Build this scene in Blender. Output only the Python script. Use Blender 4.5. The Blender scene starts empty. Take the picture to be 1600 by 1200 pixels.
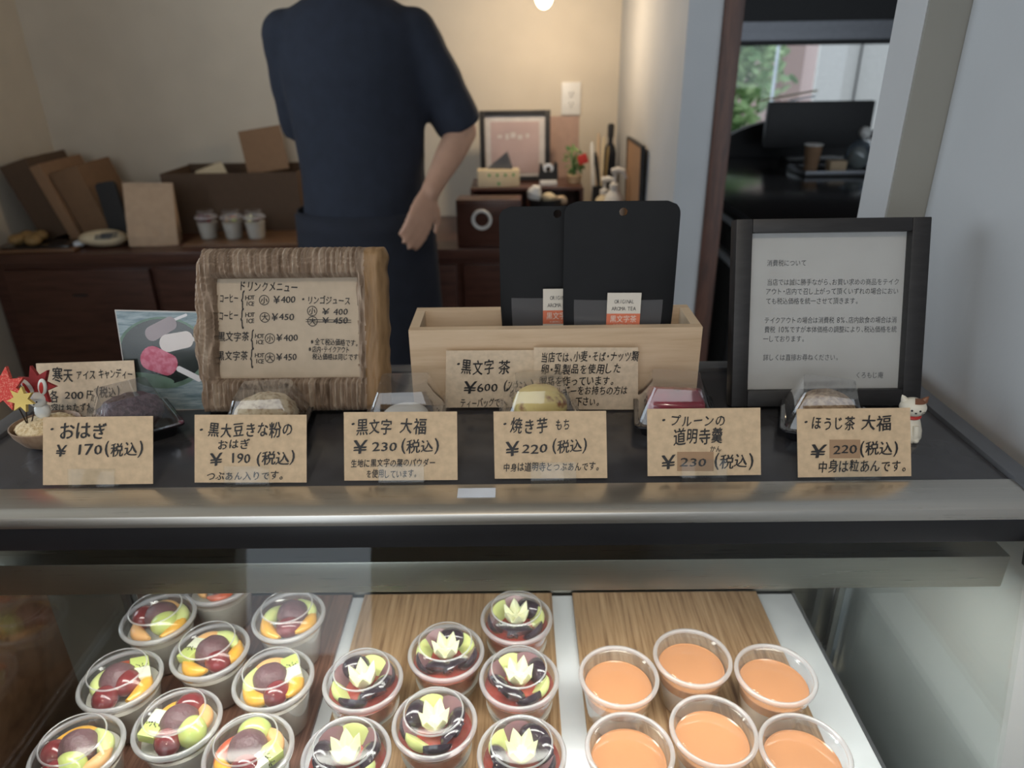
import bpy, bmesh, math, random
from mathutils import Vector, Matrix, Euler, noise

scn = bpy.context.scene
C = scn.collection
rnd = random.Random(7)
R = math.radians
PI = math.pi

# ------------------------------------------------------------------ camera
H = 1.45                      # eye height
FPX = 1109.0                  # focal length in pixels of a 1600 px wide frame
cam_data = bpy.data.cameras.new('camera')
cam_data.sensor_width = 36.0
cam_data.lens = 36.0 * FPX / 1600.0
cam_data.clip_start = 0.02
cam_data.dof.use_dof = True
cam_data.dof.focus_distance = 0.60
cam_data.dof.aperture_fstop = 6.0
cam = bpy.data.objects.new('camera', cam_data)
C.objects.link(cam)
CAMROT = Matrix.Rotation(R(0.5), 3, 'Z') @ Matrix.Rotation(R(90 - 24.5), 3, 'X') @ Matrix.Rotation(R(-0.85), 3, 'Z')
EYE = Vector((0, 0, H))
cam.matrix_world = Matrix.Translation(EYE) @ CAMROT.to_4x4()
scn.camera = cam

# ------------------------------------------------------------------ world, light, exposure
world = bpy.data.worlds.new('overcast sky')
scn.world = world
world.use_nodes = True
world.node_tree.nodes['Background'].inputs[0].default_value = (0.80, 0.90, 1.0, 1)
world.node_tree.nodes['Background'].inputs[1].default_value = 1.9
scn.view_settings.view_transform = 'Standard'
scn.view_settings.look = 'None'
scn.view_settings.exposure = 0.0
scn.view_settings.gamma = 1.0
scn.cycles.max_bounces = 10
scn.cycles.diffuse_bounces = 4
scn.cycles.glossy_bounces = 4
scn.cycles.transparent_max_bounces = 40
scn.cycles.caustics_reflective = False
scn.cycles.caustics_refractive = False


def area(name, loc, rot, sx, sy, power, col):
    l = bpy.data.lights.new(name, 'AREA')
    l.shape = 'RECTANGLE'
    l.size, l.size_y, l.energy, l.color = sx, sy, power, col
    o = bpy.data.objects.new(name, l)
    o.location, o.rotation_euler = loc, rot
    C.objects.link(o)
    return o


# daylight in the window on the left, in the shop front behind the camera, and in the next room's window
area('left_window_daylight', (-2.01, 0.75, 1.70), (0, R(-90), 0), 1.15, 1.5, 20, (0.82, 0.91, 1.0))
area('shop_front_daylight', (-0.3, -1.72, 1.75), (R(90), 0, 0), 2.2, 1.3, 9, (1.0, 0.95, 0.88))


# warm ceiling spot over the customers' side, aimed at the worktop
sl = bpy.data.lights.new('ceiling_spot', 'SPOT')
sl.energy, sl.color, sl.spot_size, sl.spot_blend, sl.shadow_soft_size = 26, (1.0, .86, .68), R(52), .8, .06
so_ = bpy.data.objects.new('ceiling_spot', sl)
so_.location = (-.10, -.62, 2.50)
so_.rotation_euler = (Vector((-.12, .60, 1.15)) - Vector(so_.location)).to_track_quat('-Z', 'Y').to_euler()
C.objects.link(so_)


# ------------------------------------------------------------------ helpers
def ray(px, py):
    return CAMROT @ Vector(((px - 800) / FPX, -(py - 600) / FPX, -1.0))


def P(px, py, x=None, y=None, z=None):
    """the point of the place that stands at a given depth along a sight line"""
    d = ray(px, py)
    t = (z - H) / d.z if z is not None else (y / d.y if y is not None else x / d.x)
    return EYE + d * t


class Surf:
    """a flat surface in the place with its own metric axes"""
    def __init__(s, o, X, Y):
        s.o, s.X, s.Y = Vector(o), Vector(X).normalized(), Vector(Y).normalized()
        s.N = s.X.cross(s.Y)

    def uv(s, px, py):
        d = ray(px, py)
        t = (s.o - EYE).dot(s.N) / d.dot(s.N)
        q = EYE + d * t - s.o
        return q.dot(s.X), q.dot(s.Y)

    def matrix(s):
        m = Matrix((s.X, s.Y, s.N)).transposed().to_4x4()
        return Matrix.Translation(s.o) @ m


def upright(o, lean=0.0, turn=0.0):
    """surface standing on o that faces the viewer, leaning back and turned about z"""
    m = Matrix.Rotation(R(turn), 3, 'Z') @ Matrix.Rotation(R(90 - lean), 3, 'X')
    return Surf(o, m @ Vector((1, 0, 0)), m @ Vector((0, 1, 0)))


class MB:
    def __init__(s, M=None):
        s.bm = bmesh.new()
        s.M = M or Matrix.Identity(4)
        s.mi = 0

    def _add(s, verts, faces):
        vs = [s.bm.verts.new(s.M @ Vector(v)) for v in verts]
        for f in faces:
            try:
                fc = s.bm.faces.new([vs[i] for i in f])
                fc.material_index = s.mi
            except ValueError:
                pass
        return vs

    def box(s, c, d, rot=None, bev=0.0, seg=2):
        t = bmesh.new()
        bmesh.ops.create_cube(t, size=1.0)
        for v in t.verts:
            v.co = Vector((v.co.x * d[0], v.co.y * d[1], v.co.z * d[2]))
        if bev > 0:
            bmesh.ops.bevel(t, geom=t.edges[:], offset=min(bev, min(d) * .49), segments=seg, profile=.6, affect='EDGES')
        m = Matrix.Translation(Vector(c)) @ (Euler(rot).to_matrix().to_4x4() if rot else Matrix.Identity(4))
        t.verts.index_update()
        s._add([m @ v.co for v in t.verts], [[v.index for v in f.verts] for f in t.faces])
        t.free()
        return s

    def span(s, a, b, bev=0.0):
        c = [(a[i] + b[i]) / 2 for i in range(3)]
        return s.box(c, [abs(b[i] - a[i]) for i in range(3)], bev=bev)

    def lathe(s, prof, c=(0, 0, 0), seg=40, sx=1.0, sy=1.0, a0=0.0):
        verts, faces, rows = [], [], []
        for r, z in prof:
            if r < 1e-6:
                rows.append([len(verts)])
                verts.append((c[0], c[1], c[2] + z))
            else:
                rows.append(list(range(len(verts), len(verts) + seg)))
                for i in range(seg):
                    a = a0 + 2 * PI * i / seg
                    verts.append((c[0] + r * math.cos(a) * sx, c[1] + r * math.sin(a) * sy, c[2] + z))
        for A, B in zip(rows, rows[1:]):
            for i in range(seg):
                j = (i + 1) % seg
                if len(A) == 1 and len(B) == 1:
                    continue
                if len(A) == 1:
                    faces.append((A[0], B[i], B[j]))
                elif len(B) == 1:
                    faces.append((A[i], A[j], B[0]))
                else:
                    faces.append((A[i], A[j], B[j], B[i]))
        s._add(verts, faces)
        return s

    def ball(s, c, r, rot=None, nu=20, nv=12, bump=0.0, bs=60.0, seed=0):
        if not hasattr(r, '__len__'):
            r = (r, r, r)
        m = Euler(rot).to_matrix() if rot else Matrix.Identity(3)
        verts, faces = [], []
        for j in range(nv + 1):
            t = PI * j / nv
            for i in range(nu):
                a = 2 * PI * i / nu
                v = Vector((math.sin(t) * math.cos(a), math.sin(t) * math.sin(a), math.cos(t)))
                k = 1.0
                if bump:
                    k += bump * noise.noise(Vector((v.x * r[0], v.y * r[1], v.z * r[2])) * bs + Vector((seed, seed, 0)))
                verts.append(Vector(c) + m @ Vector((v.x * r[0] * k, v.y * r[1] * k, v.z * r[2] * k)))
        for j in range(nv):
            for i in range(nu):
                k = (i + 1) % nu
                faces.append((j * nu + i, (j + 1) * nu + i, (j + 1) * nu + k, j * nu + k))
        s._add(verts, faces)
        return s

    def tube(s, pts, r, seg=10, caps=True):
        pts = [Vector(p) for p in pts]
        n = len(pts)
        rr = r if hasattr(r, '__len__') else [r] * n
        verts, faces = [], []
        up = None
        for i in range(n):
            t = (pts[min(i + 1, n - 1)] - pts[max(i - 1, 0)]).normalized()
            if up is None:
                up = Vector((0, 0, 1)) if abs(t.z) < .9 else Vector((0, 1, 0))
            a = t.cross(up).normalized()
            up = a.cross(t).normalized()
            for k in range(seg):
                th = 2 * PI * k / seg
                verts.append(pts[i] + (a * math.cos(th) + up * math.sin(th)) * rr[i])
        for i in range(n - 1):
            for k in range(seg):
                j = (k + 1) % seg
                faces.append((i * seg + k, i * seg + j, (i + 1) * seg + j, (i + 1) * seg + k))
        if caps:
            faces.append(tuple(range(seg))[::-1])
            faces.append(tuple((n - 1) * seg + k for k in range(seg)))
        s._add(verts, faces)
        return s

    def prism(s, poly, z0, z1):
        n = len(poly)
        verts = [(x, y, z0) for x, y in poly] + [(x, y, z1) for x, y in poly]
        faces = [tuple(range(n))[::-1], tuple(range(n, 2 * n))]
        faces += [(i, (i + 1) % n, n + (i + 1) % n, n + i) for i in range(n)]
        s._add(verts, faces)
        return s

    def flat(s, poly, z=0.0):
        s._add([(x, y, z) for x, y in poly], [tuple(range(len(poly)))])
        return s

    def loft(s, rings, cap0=True, cap1=True):
        n = len(rings[0])
        verts = [v for rg in rings for v in rg]
        faces = []
        for a in range(len(rings) - 1):
            for i in range(n):
                j = (i + 1) % n
                faces.append((a * n + i, a * n + j, (a + 1) * n + j, (a + 1) * n + i))
        if cap0:
            faces.append(tuple(range(n))[::-1])
        if cap1:
            faces.append(tuple((len(rings) - 1) * n + i for i in range(n)))
        s._add(verts, faces)
        return s

    def mesh(s, name, mats, smooth=35):
        bmesh.ops.recalc_face_normals(s.bm, faces=s.bm.faces[:])
        me = bpy.data.meshes.new(name)
        s.bm.to_mesh(me)
        s.bm.free()
        for m in (mats if isinstance(mats, (list, tuple)) else [mats]):
            me.materials.append(m)
        if smooth:
            me.polygons.foreach_set('use_smooth', [True] * len(me.polygons))
            me.set_sharp_from_angle(angle=R(smooth))
        return me

    def put(s, name, mats, parent=None, smooth=35):
        return link(name, s.mesh(name, mats, smooth), parent)


def link(name, me, parent=None):
    o = bpy.data.objects.new(name, me)
    C.objects.link(o)
    if parent:
        o.parent = parent
    return o


def tag(o, label=None, cat=None, group=None, kind=None):
    for k, v in (('label', label), ('category', cat), ('group', group), ('kind', kind)):
        if v:
            o[k] = v
    return o


def thing(name, label, cat, loc=(0, 0, 0), group=None, rot=(0, 0, 0), matrix=None):
    o = bpy.data.objects.new(name, None)
    o.empty_display_size = 0.02
    C.objects.link(o)
    if matrix is not None:
        o.matrix_world = matrix
    else:
        o.location, o.rotation_euler = loc, rot
    return tag(o, label, cat, group)


def struct(name, mb, m, parent=None, smooth=35):
    o = mb.put(name, m, parent, smooth)
    if not parent:
        o['kind'] = 'structure'
    return o


def rbox(w, h, r, n=5):
    """rounded rectangle outline centred on 0"""
    out = []
    for cx, cy, a0 in ((w / 2 - r, h / 2 - r, 0), (-w / 2 + r, h / 2 - r, 90), (-w / 2 + r, -h / 2 + r, 180), (w / 2 - r, -h / 2 + r, 270)):
        for i in range(n + 1):
            a = R(a0 + 90 * i / n)
            out.append((cx + r * math.cos(a), cy + r * math.sin(a)))
    return out


def ell(cx, cy, rx, ry, rot=0, n=28):
    c, s_ = math.cos(R(rot)), math.sin(R(rot))
    return [(cx + rx * math.cos(2 * PI * i / n) * c - ry * math.sin(2 * PI * i / n) * s_,
             cy + rx * math.cos(2 * PI * i / n) * s_ + ry * math.sin(2 * PI * i / n) * c) for i in range(n)]


# ------------------------------------------------------------------ materials
def base(name):
    m = bpy.data.materials.new(name)
    m.use_nodes = True
    nt = m.node_tree
    b = nt.nodes['Principled BSDF']
    return m, nt, b


def N(nt, t, **kw):
    n = nt.nodes.new(t)
    for k, v in kw.items():
        setattr(n, k, v)
    return n


def ramp(nt, fac, stops):
    r = N(nt, 'ShaderNodeValToRGB')
    while len(r.color_ramp.elements) < len(stops):
        r.color_ramp.elements.new(0.5)
    for e, (p, c) in zip(r.color_ramp.elements, stops):
        e.position, e.color = p, (*c, 1)
    nt.links.new(fac, r.inputs[0])
    return r.outputs[0]


def coords(nt, scale=(1, 1, 1), rot=(0, 0, 0)):
    tc = N(nt, 'ShaderNodeTexCoord')
    mp = N(nt, 'ShaderNodeMapping')
    mp.inputs['Scale'].default_value = scale
    mp.inputs['Rotation'].default_value = rot
    nt.links.new(tc.outputs['Object'], mp.inputs['Vector'])
    return mp.outputs[0]


def plain(name, col, rough=.5, metal=0.0, var=.06, scale=40, bump=0.0, bscale=200, spec=.5, sub=0.0, coat=0.0, alpha=None):
    m, nt, b = base(name)
    v = coords(nt)
    n = N(nt, 'ShaderNodeTexNoise')
    n.inputs['Scale'].default_value = scale
    nt.links.new(v, n.inputs['Vector'])
    lo = tuple(max(0, c * (1 - var)) for c in col)
    hi = tuple(min(1, c * (1 + var)) for c in col)
    nt.links.new(ramp(nt, n.outputs['Fac'], [(.3, lo), (.7, hi)]), b.inputs['Base Color'])
    b.inputs['Roughness'].default_value = rough
    b.inputs['Metallic'].default_value = metal
    b.inputs['Specular IOR Level'].default_value = spec
    if sub:
        b.inputs['Subsurface Weight'].default_value = sub
        b.inputs['Subsurface Scale'].default_value = 0.01
        b.inputs['Subsurface Radius'].default_value = (1, .6, .4)
    if coat:
        b.inputs['Coat Weight'].default_value = coat
        b.inputs['Coat Roughness'].default_value = .08
    if bump:
        n2 = N(nt, 'ShaderNodeTexNoise')
        n2.inputs['Scale'].default_value = bscale
        n2.inputs['Detail'].default_value = 4
        nt.links.new(v, n2.inputs['Vector'])
        bp = N(nt, 'ShaderNodeBump')
        bp.inputs['Strength'].default_value = bump
        bp.inputs['Distance'].default_value = .002
        nt.links.new(n2.outputs['Fac'], bp.inputs['Height'])
        nt.links.new(bp.outputs[0], b.inputs['Normal'])
    return m


def grain(name, cols, scale, rough=.5, stretch=(1, 1, 12), bump=.1, coat=0.0, dist=2.0):
    """wood: noise pulled out along the grain, three tones"""
    m, nt, b = base(name)
    v = coords(nt, stretch)
    n = N(nt, 'ShaderNodeTexNoise')
    n.inputs['Scale'].default_value = scale
    n.inputs['Detail'].default_value = 6
    n.inputs['Roughness'].default_value = .65
    n.inputs['Distortion'].default_value = dist * .1
    nt.links.new(v, n.inputs['Vector'])
    k = len(cols)
    nt.links.new(ramp(nt, n.outputs['Fac'], [(.32 + .36 * i / (k - 1), c) for i, c in enumerate(cols)]), b.inputs['Base Color'])
    b.inputs['Roughness'].default_value = rough
    if coat:
        b.inputs['Coat Weight'].default_value = coat
        b.inputs['Coat Roughness'].default_value = .1
    bp = N(nt, 'ShaderNodeBump')
    bp.inputs['Strength'].default_value = bump
    bp.inputs['Distance'].default_value = .001
    nt.links.new(n.outputs['Fac'], bp.inputs['Height'])
    nt.links.new(bp.outputs[0], b.inputs['Normal'])
    return m


def steel(name, col=(.64, .61, .56), rough=.28, stretch=(1, 60, 60)):
    m, nt, b = base(name)
    v = coords(nt, stretch)
    n = N(nt, 'ShaderNodeTexNoise')
    n.inputs['Scale'].default_value = 12
    n.inputs['Detail'].default_value = 5
    nt.links.new(v, n.inputs['Vector'])
    nt.links.new(ramp(nt, n.outputs['Fac'], [(.3, tuple(c * .97 for c in col)), (.7, tuple(c * 1.03 for c in col))]), b.inputs['Base Color'])
    mr = N(nt, 'ShaderNodeMapRange')
    mr.inputs['To Min'].default_value = rough * .92
    mr.inputs['To Max'].default_value = rough * 1.1
    nt.links.new(n.outputs['Fac'], mr.inputs['Value'])
    nt.links.new(mr.outputs[0], b.inputs['Roughness'])
    b.inputs['Metallic'].default_value = 1
    return m


def clear(name, tint=(.97, .97, .97), rough=.04, refl=1.0, milk=0.0, milkcol=(.9, .9, .92), ior=1.45):
    """thin clear sheet: passes light straight through, mirrors a little by angle; milk adds a cloudy share"""
    m = bpy.data.materials.new(name)
    m.use_nodes = True
    nt = m.node_tree
    nt.nodes.clear()
    out = N(nt, 'ShaderNodeOutputMaterial')
    tr = N(nt, 'ShaderNodeBsdfTransparent')
    tr.inputs[0].default_value = (*tint, 1)
    gl = N(nt, 'ShaderNodeBsdfGlossy')
    gl.inputs['Roughness'].default_value = rough
    gl.inputs[0].default_value = (1, 1, 1, 1)
    fr = N(nt, 'ShaderNodeFresnel')
    ge = N(nt, 'ShaderNodeNewGeometry')
    io = N(nt, 'ShaderNodeMapRange')          # same mirror share on both sides of the sheet
    io.inputs['To Min'].default_value = ior
    io.inputs['To Max'].default_value = 1 / ior
    nt.links.new(ge.outputs['Backfacing'], io.inputs['Value'])
    nt.links.new(io.outputs[0], fr.inputs[0])
    mu = N(nt, 'ShaderNodeMath', operation='MULTIPLY')
    mu.inputs[1].default_value = refl
    nt.links.new(fr.outputs[0], mu.inputs[0])
    first = tr.outputs[0]
    if milk:
        df = N(nt, 'ShaderNodeBsdfDiffuse')
        df.inputs[0].default_value = (*milkcol, 1)
        tl = N(nt, 'ShaderNodeBsdfTranslucent')
        tl.inputs[0].default_value = (*milkcol, 1)
        m1 = N(nt, 'ShaderNodeMixShader')
        nt.links.new(df.outputs[0], m1.inputs[1])
        nt.links.new(tl.outputs[0], m1.inputs[2])
        m2 = N(nt, 'ShaderNodeMixShader')
        m2.inputs[0].default_value = milk
        nt.links.new(first, m2.inputs[1])
        nt.links.new(m1.outputs[0], m2.inputs[2])
        first = m2.outputs[0]
    mx = N(nt, 'ShaderNodeMixShader')
    nt.links.new(mu.outputs[0], mx.inputs[0])
    nt.links.new(first, mx.inputs[1])
    nt.links.new(gl.outputs[0], mx.inputs[2])
    nt.links.new(mx.outputs[0], out.inputs[0])
    return m


def glow(name, col, strength):
    m, nt, b = base(name)
    b.inputs['Base Color'].default_value = (*col, 1)
    b.inputs['Emission Color'].default_value = (*col, 1)
    b.inputs['Emission Strength'].default_value = strength
    return m


def spots(name, c1, c2, scale, lo=.45, hi=.55, rough=.6, bump=.3, kind='noise'):
    """two tones in speckles"""
    m, nt, b = base(name)
    v = coords(nt)
    if kind == 'voronoi':
        n = N(nt, 'ShaderNodeTexVoronoi')
        o = n.outputs['Distance']
    else:
        n = N(nt, 'ShaderNodeTexNoise')
        n.inputs['Detail'].default_value = 4
        o = n.outputs['Fac']
    n.inputs['Scale'].default_value = scale
    nt.links.new(v, n.inputs['Vector'])
    nt.links.new(ramp(nt, o, [(lo, c1), (hi, c2)]), b.inputs['Base Color'])
    b.inputs['Roughness'].default_value = rough
    bp = N(nt, 'ShaderNodeBump')
    bp.inputs['Strength'].default_value = bump
    bp.inputs['Distance'].default_value = .002
    nt.links.new(o, bp.inputs['Height'])
    nt.links.new(bp.outputs[0], b.inputs['Normal'])
    return m


M = dict(
    plaster=plain('cream plaster', (.62, .56, .47), .85, var=.04, scale=6, bump=.15, bscale=120),
    white_wall=plain('white plaster', (.43, .44, .455), .8, var=.04, scale=5, bump=.15, bscale=90),
    olive_shade=plain('shaded grey plaster', (.25, .245, .22), .85, var=.04, scale=8),  # shade on the jamb's camera-facing side is put into this darker colour
    floor=plain('grey floor', (.16, .14, .12), .22, scale=8),
    ceil=plain('ceiling board', (.5, .46, .4), .9),
    postwood=grain('reddish post wood', [(.035, .014, .008), (.075, .028, .016), (.11, .045, .025)], 14, .45, (6, 6, .6)),
    counter=grain('dark red counter wood', [(.045, .018, .013), (.075, .031, .022), (.10, .044, .032)], 9, .28, (.7, 7, 7)),
    sidewood=grain('warm counter wood', [(.11, .055, .028), (.17, .09, .048), (.21, .12, .066)], 9, .35, (.7, 7, 7)),
    sidedark=grain('counter side wood', [(.05, .022, .012), (.08, .038, .02), (.10, .05, .028)], 9, .3, (.7, 7, 7)),
    worktop=plain('dark laminate', (.048, .048, .054), .20, var=.15, scale=30, spec=.6),
    black=plain('black enamel', (.012, .012, .014), .3),
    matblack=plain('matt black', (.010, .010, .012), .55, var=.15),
    trim=steel('brushed steel trim'),
    rail=plain('grey anodised rail', (.16, .165, .18), .35, metal=.6),
    beam=steel('brushed steel housing', (.46, .44, .39), .28),
    inox=steel('steel post', (.5, .5, .5), .25, (40, 40, 1)),
    shelf=plain('white shelf panel', (.80, .83, .88), .25, var=.02),
    glass=clear('case glass', (.95, .97, .96), .01, .65),
    pane=clear('window pane', (.97, .98, .98), .01, .8),
    acrylic=clear('clear acrylic', (.965, .975, .98), .03, .55),
    lid=clear('clear lid film', (.97, .97, .98), .16, .95, .03),
    boxlid=clear('clear box film', (.96, .965, .975), .06, 2.0, .05, (.75, .78, .84)),
    cup=clear('clear cup wall', (.97, .97, .98), .06, 1.3, .10),
    rim=clear('cloudy cup rim', (.95, .95, .97), .1, 1.5, .48, (.92, .92, .96)),
    tray_dark=grain('dark stripe tray', [(.07, .028, .018), (.16, .075, .05), (.25, .13, .09)], 16, .4, (14, .5, 1), .05),
    tray_light=grain('oak stripe tray', [(.20, .105, .05), (.42, .26, .14), (.56, .38, .23)], 16, .4, (14, .5, 1), .05),
    kraft=plain('kraft card', (.56, .42, .275), .8, var=.10, scale=160),
    kraft2=plain('pale kraft card', (.62, .50, .37), .8, var=.10, scale=160),
    patch=plain('darker kraft patch', (.33, .21, .125), .8, var=.05),
    ink=plain('black ink', (.012, .011, .012), .6),
    inkgrey=plain('dark grey ink', (.05, .05, .055), .6),
    hinoki=grain('pale cypress wood', [(.50, .355, .225), (.60, .45, .305), (.66, .51, .36)], 7, .5, (.7, 10, 10)),
    hinoki_end=plain('pale cypress end', (.66, .52, .37), .55, var=.05),
    bark=grain('weathered driftwood', [(.13, .085, .055), (.28, .205, .15), (.44, .355, .275)], 13, .75, (14, 1.2, 3), .4),
    drift=grain('smooth driftwood edge', [(.16, .09, .04), (.25, .15, .07), (.34, .21, .11)], 9, .6, (9, 1, 9), .2),
    menu_paper=plain('menu paper', (.47, .39, .30), .85, var=.05, scale=90),
    paper=plain('white paper', (.50, .485, .48), .8, var=.02),
    framewood=grain('black frame wood', [(.006, .0055, .006), (.011, .010, .011), (.018, .016, .017)], 14, .5, (2, 9, 9), .1),
    pouch=plain('matt black pouch', (.0075, .008, .0095), .5, var=.1, spec=.2),
    pouchwin=clear('pouch window film', (.55, .55, .55), .15, 1.2, .45, (.34, .34, .36)),
    tagpaper=plain('tag paper', (.66, .62, .55), .7, var=.03),
    coral=plain('coral print', (.62, .17, .09), .6),
    leafprint=plain('leaf print', (.50, .45, .12), .6),
    tea=spots('dry tea leaves', (.05, .04, .02), (.22, .19, .07), 120),
    ohagi=spots('sweet bean paste', (.05, .02, .03), (.13, .07, .09), 260, .4, .6, .45, .8),
    kinako=spots('soy flour', (.34, .22, .11), (.66, .55, .38), 170, .32, .52, .9, .6),
    daifuku=plain('powdered rice cake', (.72, .72, .70), .8, var=.04),
    yaki=spots('baked yellow skin', (.28, .09, .03), (.80, .64, .24), 55, .34, .44, .5, .2),
    prune=plain('prune jelly', (.30, .02, .05), .2, var=.3, scale=60, coat=.4),
    houji=spots('tea dusted rice cake', (.20, .11, .05), (.42, .29, .17), 220, .38, .6, .8, .5),
    traybk=plain('black plastic tray', (.012, .012, .015), .12, spec=.7),
    skin=plain('skin', (.52, .31, .22), .55, var=.04, sub=.1),
    navy=plain('navy cloth', (.016, .021, .036), .9, var=.12, scale=30, bump=.25, bscale=60),
    apron=plain('dark apron cloth', (.012, .015, .026), .9, var=.12, scale=30),
    trousers=plain('charcoal cloth', (.014, .016, .022), .9, var=.1),
    hair=plain('black hair', (.012, .010, .009), .45, var=.3, scale=90),
    shoe=plain('black shoe', (.012, .012, .012), .4),
    eyew=plain('eye white', (.75, .74, .72), .3),
    lip=plain('lips', (.42, .17, .14), .5),
    carton=plain('brown cardboard', (.20, .115, .062), .85, var=.05),
    carton2=plain('dark cardboard', (.095, .058, .036), .85, var=.05),
    carton3=plain('tan cardboard', (.27, .16, .092), .85, var=.05),
    bag=plain('brown paper bag', (.50, .36, .25), .85, var=.05, bump=.3, bscale=15),
    cream=plain('cream paper', (.62, .53, .37), .8, var=.04),
    plastic_w=plain('white plastic', (.74, .74, .73), .35, var=.02),
    manju=plain('baked bun', (.27, .17, .065), .55, var=.2, scale=30),
    green=plain('green print', (.10, .33, .12), .6),
    pinkpaper=plain('pinkish paper', (.46, .32, .27), .8, var=.05),
    poster=plain('lilac print', (.43, .33, .33), .6, var=.08, scale=8),
    posterw=plain('poster margin', (.52, .50, .50), .6),
    foliage=spots('green leaves', (.04, .11, .03), (.16, .28, .09), 30, .4, .6, .6),
    red=plain('red enamel', (.50, .035, .03), .5, var=.1),
    darkred=plain('deep red felt', (.26, .018, .02), .8, var=.15, bump=.3),
    redspeck=spots('speckled red', (.62, .05, .04), (.70, .20, .15), 700, .5, .6, .7, .1),
    yellow=plain('yellow felt', (.72, .55, .17), .8, var=.1),
    sand=spots('biscuit crumb', (.56, .41, .22), (.76, .62, .40), 300, .4, .6, .9, .8),
    bowlwood=grain('bowl wood', [(.16, .095, .055), (.25, .16, .10), (.32, .22, .145)], 12, .5, (9, 9, 2)),
    ceramic=plain('cream ceramic', (.70, .66, .56), .45, var=.03),
    rabbit=plain('white ceramic', (.68, .69, .66), .5, var=.03),
    brownpaint=plain('brown glaze', (.17, .065, .03), .4),
    silver=plain('silver edge highlight', (.62, .64, .66), .4),
    tape=plain('pale sticker', (.72, .78, .88), .3),
    wire=plain('dark wire', (.05, .035, .025), .4, metal=.5),
    gold=plain('brass', (.55, .38, .16), .3, metal=1),
    bulb=glow('lit bulb', (1.0, .74, .42), 25),
    led=glow('lit tube', (1.0, .97, .90), 6),
    concrete=plain('pale ground', (.62, .60, .56), .9),
    housepink=plain('pink render', (.50, .37, .35), .9, var=.05),
    housebrown=plain('brown pillar', (.24, .15, .13), .9),
    board_w=plain('white board', (.72, .70, .68), .8),
    trunk=plain('tree bark', (.12, .09, .06), .9),
    leafout=spots('garden leaves', (.10, .22, .06), (.42, .58, .28), 5, .35, .65, .6, .1),
    darkwood=grain('black brown wood', [(.010, .008, .009), (.018, .014, .014), (.028, .021, .020)], 10, .16, (.7, 7, 7)),
    bluefilm=clear('bluish wrapping film', (.62, .70, .80), .12, 2.0, .35, (.35, .43, .52)),
    kiwi_w=plain('kiwi core', (.80, .82, .62), .4, var=.04),
    kiwi_g=plain('kiwi flesh', (.58, .66, .20), .35, var=.1, sub=.2),
    seed=plain('kiwi seeds', (.02, .015, .01), .4),
    bean=plain('bean paste ball', (.15, .075, .085), .42, var=.15, scale=120, bump=.5, bscale=350),
    redgrape=plain('red grape', (.20, .025, .03), .15, var=.3, scale=70, coat=.5),
    greengrape=plain('green grape', (.56, .64, .20), .2, var=.08, sub=.3, coat=.4),
    orange=plain('orange flesh', (.86, .45, .06), .3, var=.12, scale=150, sub=.2, coat=.3),
    melon=plain('orange melon', (.84, .47, .20), .35, var=.06, sub=.3),
    melong=plain('green melon', (.68, .74, .30), .35, var=.08, sub=.3),
    peach=plain('red peach', (.62, .12, .05), .3, var=.25, scale=60, coat=.3),
    blackgrape=plain('black grape skin', (.030, .016, .028), .14, var=.4, scale=60, coat=.6),
    grapecut=plain('cut dark grape', (.25, .135, .15), .25, var=.12, sub=.2, coat=.5),
    flower=plain('pale grape flesh', (.84, .84, .56), .25, var=.05, sub=.35, coat=.3),
    jellyred=plain('red jelly', (.34, .06, .045), .12, var=.3, scale=60, coat=.6),
    jelly=plain('orange jelly', (.60, .275, .125), .10, var=.03, coat=.5),
    milk=plain('milk pudding', (.82, .78, .72), .4, var=.02, sub=.2),
    whitejelly=plain('clear milky jelly', (.52, .50, .44), .3, var=.05),
)


# ------------------------------------------------------------------ lettering
_gl = {}


def glyph(ch, off=0.0):
    key = (ch, off)
    if key not in _gl:
        c = bpy.data.curves.new('glyph', 'FONT')
        c.body, c.size, c.resolution_u, c.offset = ch, 1.0, 2, off
        o = bpy.data.objects.new('glyph', c)
        C.objects.link(o)
        me = bpy.data.meshes.new_from_object(o.evaluated_get(bpy.context.evaluated_depsgraph_get()))
        _gl[key] = ([(v.co.x, v.co.y) for v in me.vertices], [tuple(p.vertices) for p in me.polygons])
        bpy.data.objects.remove(o)
        bpy.data.curves.remove(c)
        bpy.data.meshes.remove(me)
    return _gl[key]


def adv(ch):
    if ch in '0123456789':
        return .58
    if ch in '()（）':
        return .42
    if ch in ' {}':
        return .45
    if ch == '¥':
        return .62
    if ch == '%':
        return 1.0
    if ch in '、。・':
        return .55
    if ord(ch) < 128:
        return .62
    return 1.0


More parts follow.
